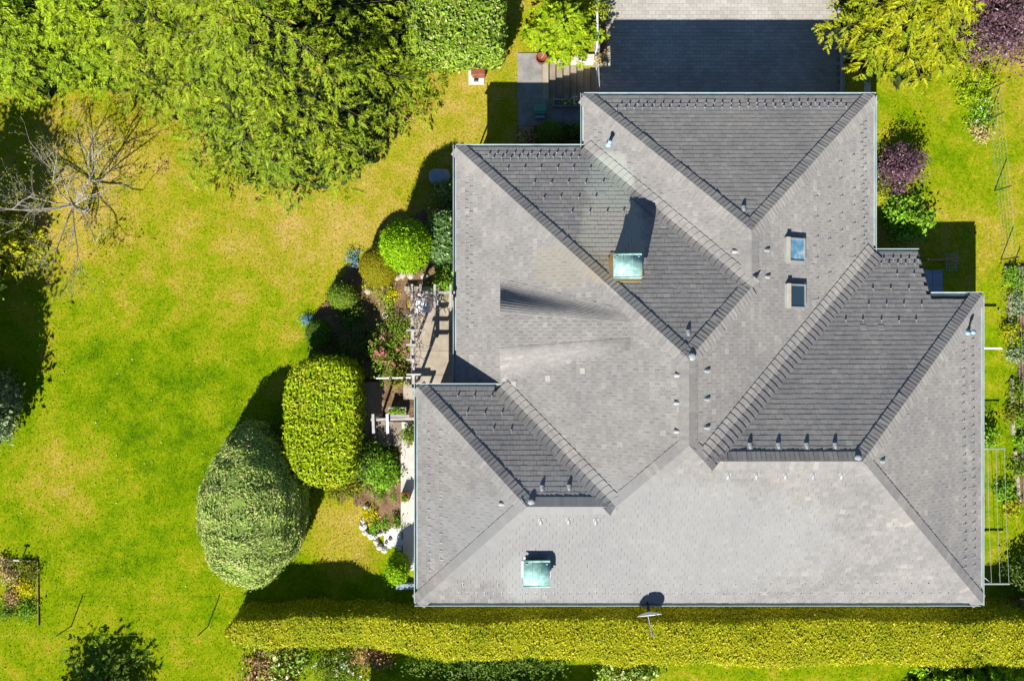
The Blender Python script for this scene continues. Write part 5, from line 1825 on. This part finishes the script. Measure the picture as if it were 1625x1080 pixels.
def egg(t, a):
    h = 3.7
    ca, sa = np.cos(a), np.sin(a)
    if t < .3: r, z = .86 + .14 * math.sin(t / .3 * math.pi / 2), 1.25 * t / .3
    else:
        s = (t - .3) / .7 * math.pi / 2
        r, z = max(0, math.cos(s)) ** .82, 1.25 + (h - 1.25) * math.sin(s) ** .95
    rx = 2.55 * (1 - .30 * np.maximum(sa, 0) ** 1.3 - .05 * sa)                      # broader towards the south
    x = ca * rx * r
    y = sa * 3.95 * r - .9 * (t > .3) * (1 - r)
    P = np.stack([tp_.x + x, tp_.y + y, np.full(len(a), z)], 1)
    P[:, :2] = np.array([tp_.x, tp_.y]) + (P[:, :2] - np.array([tp_.x, tp_.y])) * (1 + .045 * wob(P, 1.1, 1.0))[:, None]
    P[:, 2] *= 1 + .03 * wob(P, 1.0, 5.0)
    return P


def swirl_down(P, N):
    d = P - np.array([tp_.x, tp_.y, 3.0])
    d[:, 2] = 0
    t = np.stack([-d[:, 1], d[:, 0], np.zeros(len(d))], 1)
    return unit(t) + .5 * np.stack([wob(P, 2), wob(P, 2.3, 3), 0 * P[:, 0]], 1)


clipped('topiary_thuja', 'huge egg shaped grey green clipped thuja on the lower lawn', 'shrub', tp_, egg, 34, 90, 46000, .115, LF['thuja_grey'], .38, .55, .055, rough=.15, swirl=swirl_down)

# ---- long clipped hedge along the southern boundary
hx0, hx1 = -13.7, 30.0
hn = 150
rows = []
for i in range(hn + 1):
    x = hx0 + (hx1 - hx0) * i / hn
    e = sstep(-9, -2, x)
    zg = gz(x, -14.0)
    yn = -13.35 + .38 * e + .10 * math.sin(x * .55) + .05 * math.sin(x * 1.7)
    ysd = -14.70 - .33 * sstep(3.0, 5.5, x) - .12 * e + .07 * math.sin(x * .8 + 1) + .04 * math.sin(x * 2.3)
    zt = 1.88 + 1.30 * e + .07 * math.sin(x * .5 + 2) + .04 * math.sin(x * 1.9)
    k = min(1.0, math.sqrt(max(0.02, 1 - max(0, (hx0 + .6 - x) / .6) ** 2)))
    ym = (yn + ysd) / 2
    prof = [(yn + .34, zg - .1), (yn + .30, zg + .5), (yn + .06, zt - .2), (yn - .02, zt - .04), (yn - .12, zt), (ym, zt + .05), (ysd + .22, zt), (ysd + .05, zt - .08), (ysd - .06, zt - .3), (ysd - .14, zg + .5), (ysd - .12, zg - .1)]
    rows.append([(x, ym + (y - ym) * k, z) for y, z in prof])
npf = len(rows[0])
HV = np.array(rows).reshape(-1, 3)
HV[:, 1] += .05 * wob(HV, 1.4); HV[:, 2] += .04 * wob(HV, 1.2, 3)
HQ = np.array([(i * npf + k, i * npf + k + 1, (i + 1) * npf + k + 1, (i + 1) * npf + k) for i in range(hn) for k in range(npf - 1)])
HQ = HQ[:, ::-1]
hed = thing('boundary_hedge', (5, -14, .5), 'long clipped yellow green hedge running below the house', 'hedge')
cv_ = HV.copy().reshape(hn + 1, npf, 3)
mid = cv_.mean(1, keepdims=True)
cv_[:, :, 1:] = mid[:, :, 1:] + (cv_[:, :, 1:] - mid[:, :, 1:]) * .93
link_mesh('shade_core', np_mesh('shade_core', cv_.reshape(-1, 3), HQ), CORES['hedge'], hed)
E0 = HV[:npf]; me = MB().add([tuple(p) for p in E0], [tuple(range(npf))]); me.build('end_shade_core', CORES['hedge'], hed)
P, N = sample_hull(HV, HQ, 135000)
if N[:, 2].mean() < 0: N = -N
P = P + N * (rng.normal(-.02, .05, (len(P), 1)) + .06 * wob(P, 3.3, 2)[:, None])
leaves('foliage', P, N, np.full(len(P), .074), LF['hedge'], hed, .6, .40)
u = rng.random((1800, 2))
PE = np.stack([np.full(1800, hx0 - .03), E0[:, 1].min() + (E0[:, 1].max() - E0[:, 1].min()) * u[:, 0], -.05 + 1.9 * u[:, 1]], 1)
leaves('end_foliage', PE + rng.normal(0, .05, PE.shape), np.tile([-1., 0, .2], (1800, 1)), np.full(1800, .095), LF['hedge'], hed, .5, .7)

# ---- bed by the pale path
loose('dark_shrub', 'spreading olive green juniper below the laurel stadium hedge', 'shrub', 552, 762, 1.15, .8, 4200, .11, LF['olive'], clumps=60, cl=.2, ry=.9)
loose('dark_shrub', 'dark leafy shrub between garden steps and juniper', 'shrub', 590, 727, .85, 2.1, 4200, .13, LF['box_dark'], clumps=56, cl=.22)
loose('leafy_shrub', 'light green leafy shrub at the bed beside the pale path', 'shrub', 614, 736, .8, 1.9, 4600, .12, LF['herb'], clumps=60, cl=.22, ry=1.0)
loose('leafy_plant', 'pale green perennial in the middle of the brown bed', 'plant', 606, 776, .6, .5, 1000, .1, LF['shrub'], clumps=24, cl=.17)
loose('yellow_plant', 'bright yellow flowering cushion at the bed edge', 'flowers', 589, 815, .42, .35, 900, .08, LF['yellow'], clumps=20, cl=.12)
loose('leafy_plant', 'round green perennial right of the yellow cushion', 'plant', 598, 834, .3, .35, 500, .09, LF['herb'], clumps=14, cl=.1)
loose('leafy_plant', 'small green perennial in the middle above the boulders', 'plant', 613, 829, .26, .3, 400, .09, LF['herb'], clumps=12, cl=.1)
loose('leafy_plant', 'green perennial nearest the path above the gravel', 'plant', 631, 825, .32, .4, 600, .1, LF['shrub'], clumps=14, cl=.12)
loose('seedling', 'tiny seedling on the bare soil of the bed', 'plant', 626, 788, .2, .2, 160, .08, LF['herb'], clumps=8, cl=.08)
loose('pot_plant', 'green plant in the square terracotta planter', 'plant', 642, 789, .13, .3, 160, .08, LF['herb'], clumps=8, cl=.06, z=ZP + .42, stem=False)
loose('planter_herbs', 'herbs in the wooden planter box by the steps', 'plant', 630, 652, .42, .25, 400, .08, LF['herb'], clumps=14, cl=.09, z=ZP + .22, ry=.1, stem=False)
loose('step_plant', 'shrub overhanging the path beside the garden steps', 'plant', 650, 690, .3, .5, 600, .1, LF['shrub'], clumps=16, cl=.14, ry=.5)
sc_ = at(634, 897, ZE)
clipped('small_thuja', 'small bright green upright thuja at the southwest corner path', 'shrub', sc_, superring(sc_, .5, .68, 1.7, ZE - .2, 2.6, wobble=.06, seed=7), 14, 34, 3600, .09, LF['thuja_bright'], .45, .8, .06)

# ---- strip south of the hedge
loose('pink_shrub', 'pinkish leaved shrub below the left end of the hedge', 'shrub', 432, 1062, 1.25, .7, 1900, .17, LF['pinkish'], clumps=44, cl=.24)
loose('laurel_shrub', 'dark laurel leaves mixed into the pinkish shrub', 'shrub', 450, 1050, 1.2, .8, 1300, .19, LF['laurel'], clumps=30, cl=.25)
loose('bramble', 'pale speckled ground cover below the hedge middle', 'plant', 545, 1060, 1.9, .45, 4500, .1, LF['shrub'], clumps=70, cl=.25, ry=1.1, flowers=(LF['whiteflower'], 30, .06))
loose('bramble', 'reddish bramble right at the hedge foot', 'plant', 600, 1040, 1.2, .4, 1400, .13, LF['pinkish'], clumps=30, cl=.2, ry=.5)
loose('laurel_shrub', 'laurel below the hedge where it widens', 'shrub', 990, 1062, 1.5, .9, 2600, .17, LF['laurel'], clumps=44, cl=.25, ry=.8)
loose('ground_cover', 'low dark plants in the neighbour house shadow', 'plant', 780, 1055, 4.5, .5, 6500, .13, LF['box_dark'], clumps=110, cl=.3, ry=1.0)
conifer('feathery_conifer', 'light green feathery conifer below the hedge at the right', 1520, 1110, 3.4, 2.9, LF['thuja_bright'], levels=11, per=10, seed=14, twig=.42, dens=1.1, droop=.12, z_low=.5, wid=.3)
conifer('dark_bush', 'dark green leafy bush at the bottom edge below the slack wire fence', 172, 1088, 1.4, 2.4, LF['shrub'], levels=5, per=10, seed=19, twig=.36, dens=.8, core_r=.3, droop=.0, z_low=.2, wid=.34, cat='shrub')
loose('shadow_tree', 'tree beyond the lower left edge whose shadow falls on the lawn', 'tree', 125, 1205, 2.3, 5.4, 5200, .24, LF['conifer_dark'], clumps=80, cl=.36)
loose('shadow_tree', 'tree beyond the lower right edge shading the hedge end', 'tree', 1490, 1225, 3.0, 7.4, 4800, .24, LF['conifer_dark'], clumps=60, cl=.34)
# ---- east edge
bare_tree('pruned_tree', 'pruned tree with pinkish bare limbs in the lower right corner', 1620, 950, .5, (.1, .1), 31, MAT['vine'], spread=.9, buds=False, limbs=5, z=ZE, reach=1.0, thick=.07)
loose('evergreen_shrub', 'dark shrub in the shade at the lower right corner', 'shrub', 1618, 905, .8, 1.5, 1800, .14, LF['conifer_dark'], clumps=30, cl=.22)
loose('wall_shrub', 'small shrub against the eastern wall by the clothes line', 'shrub', 1553, 690, .7, 1.0, 1000, .13, LF['herb'], clumps=24, cl=.17)
bed = ((1606, 440, .5, 'herb', 'leafy plants at the top of the vegetable bed'), (1608, 485, .55, 'bluegreen', 'blue green plants in the upper vegetable bed'), (1618, 462, .4, 'maple_lime', 'lime green leaves beside the red soil bed'),
       (1620, 545, .6, 'maple_lime', 'round lime green shrub at the right edge'), (1610, 560, .4, 'bluegreen', 'blue green trailing plant under the wire fence'), (1612, 620, .45, 'shrub', 'mixed weeds by the middle of the wire fence'),
       (1618, 660, .5, 'herb', 'green perennial at the right edge beside the fence'), (1605, 655, .35, 'olive', 'olive coloured weeds along the board edging'), (1614, 740, .4, 'shrub', 'weeds at the lower board edging'), (1605, 800, .5, 'golden', 'yellow green weeds by the clothes line'),
       (1600, 520, .4, 'golden', 'yellowish weeds along the upper board edging'), (1622, 700, .45, 'herb', 'leafy plant at the right edge below the perennial'), (1590, 780, .4, 'herb', 'tuft of weeds between clothes line and boards'))
for px, py, r0, mt, lab in bed:
    loose('bed_plant', lab, 'plant', px, py, r0, .45, 700, .11, LF[mt], clumps=20, cl=.16)
for px, py, r0, mt, lab in ((8, 900, .6, 'dry', 'dry grassy tuft in the upper corner bed at the left edge'), (48, 905, .5, 'olive', 'olive tuft by the upper board of the corner bed'), (20, 915, .5, 'dry', 'dry pinkish plant at the top of the corner bed'), (40, 930, .4, 'yellow', 'yellow flowering plant in the corner bed'), (15, 965, .6, 'shrub', 'green leafy plant in the lower corner bed'), (45, 968, .45, 'herb', 'green plant by the right board of the corner bed'), (22, 940, .4, 'pinkish', 'pink brown plant in the middle of the corner bed')):
    loose('bed_plant', lab, 'plant', px, py, r0, .35, 600, .1, LF[mt], clumps=18, cl=.15)

# ------------------------------------------------------------------ grass blades
NOGRASS = [[(560, 415), (655, 340), (735, 330), (735, 620), (560, 620), (495, 540)], [(545, 740), (575, 705), (670, 705), (670, 960), (640, 870), (578, 830)], [(821, 80), (960, 80), (960, 240), (821, 240)], [(960, -200), (1385, -200), (1385, 160), (940, 160)],
           [(720, 228), (1392, 140), (1392, 390), (1570, 460), (1570, 960), (655, 965), (655, 605), (720, 605)], [(740, 105), (775, 105), (775, 135), (740, 135)]]
NG = [[(lambda q: (q.x, q.y))(at(px, py, 0.8)) for px, py in poly] for poly in NOGRASS]
pts = []
n_try = 190000
X = rng.uniform(-26.5, 27.5, n_try); Y = rng.uniform(-18, 17.6, n_try)


def inside_np(poly, X, Y):
    r = np.zeros(len(X), bool)
    j = len(poly) - 1
    for i in range(len(poly)):
        xi, yi = poly[i]; xj, yj = poly[j]
        if yi != yj:
            r ^= ((yi > Y) != (yj > Y)) & (X < (xj - xi) * (Y - yi) / (yj - yi) + xi)
        j = i
    return r


keep = np.ones(n_try, bool)
for poly in NG: keep &= ~inside_np(poly, X, Y)
X, Y = X[keep], Y[keep]
Z = np.array([gz(x, y) for x, y in zip(X, Y)]) + .02 * np.sin(X * .9) * np.sin(Y * .7)
ok = Z > -.5
X, Y, Z = X[ok], Y[ok], Z[ok]
n = len(X)
hh = rng.uniform(.025, .06, n)
az = rng.uniform(0, 2 * np.pi, n)
ln = rng.uniform(.3, 1.2, n) * hh
w = rng.uniform(.012, .03, n)
c, s = np.cos(az), np.sin(az)
A = np.stack([X - s * w, Y + c * w, Z - .01], 1); B = np.stack([X + s * w, Y - c * w, Z - .01], 1)
Tt = np.stack([X + c * ln, Y + s * ln, Z + hh], 1)
GV = np.stack([A, B, Tt], 1).reshape(-1, 3)
grass = link_mesh('grass', np_mesh('grass', GV, np.arange(3 * n).reshape(n, 3)), MAT['lawn'])
tag(grass, 'short patchy green and straw coloured lawn grass', 'grass', kind='stuff')

# clover heads and daisies in the lawn
k = rng.choice(n, 900)
cl_n = wob(np.stack([X, Y, Z], 1), .45, 1.0)[k]
k = k[cl_n > -.1]
DP = np.stack([X[k], Y[k], Z[k] + .05], 1)
dz_ = leaves('lawn_flowers', DP, np.tile([0, 0, 1.], (len(DP), 1)), np.full(len(DP), .055), LF['lawnflower'], None, .9, .3)
tag(dz_, 'tiny pale clover heads and daisies dotted over the lawn', 'flowers', kind='stuff')
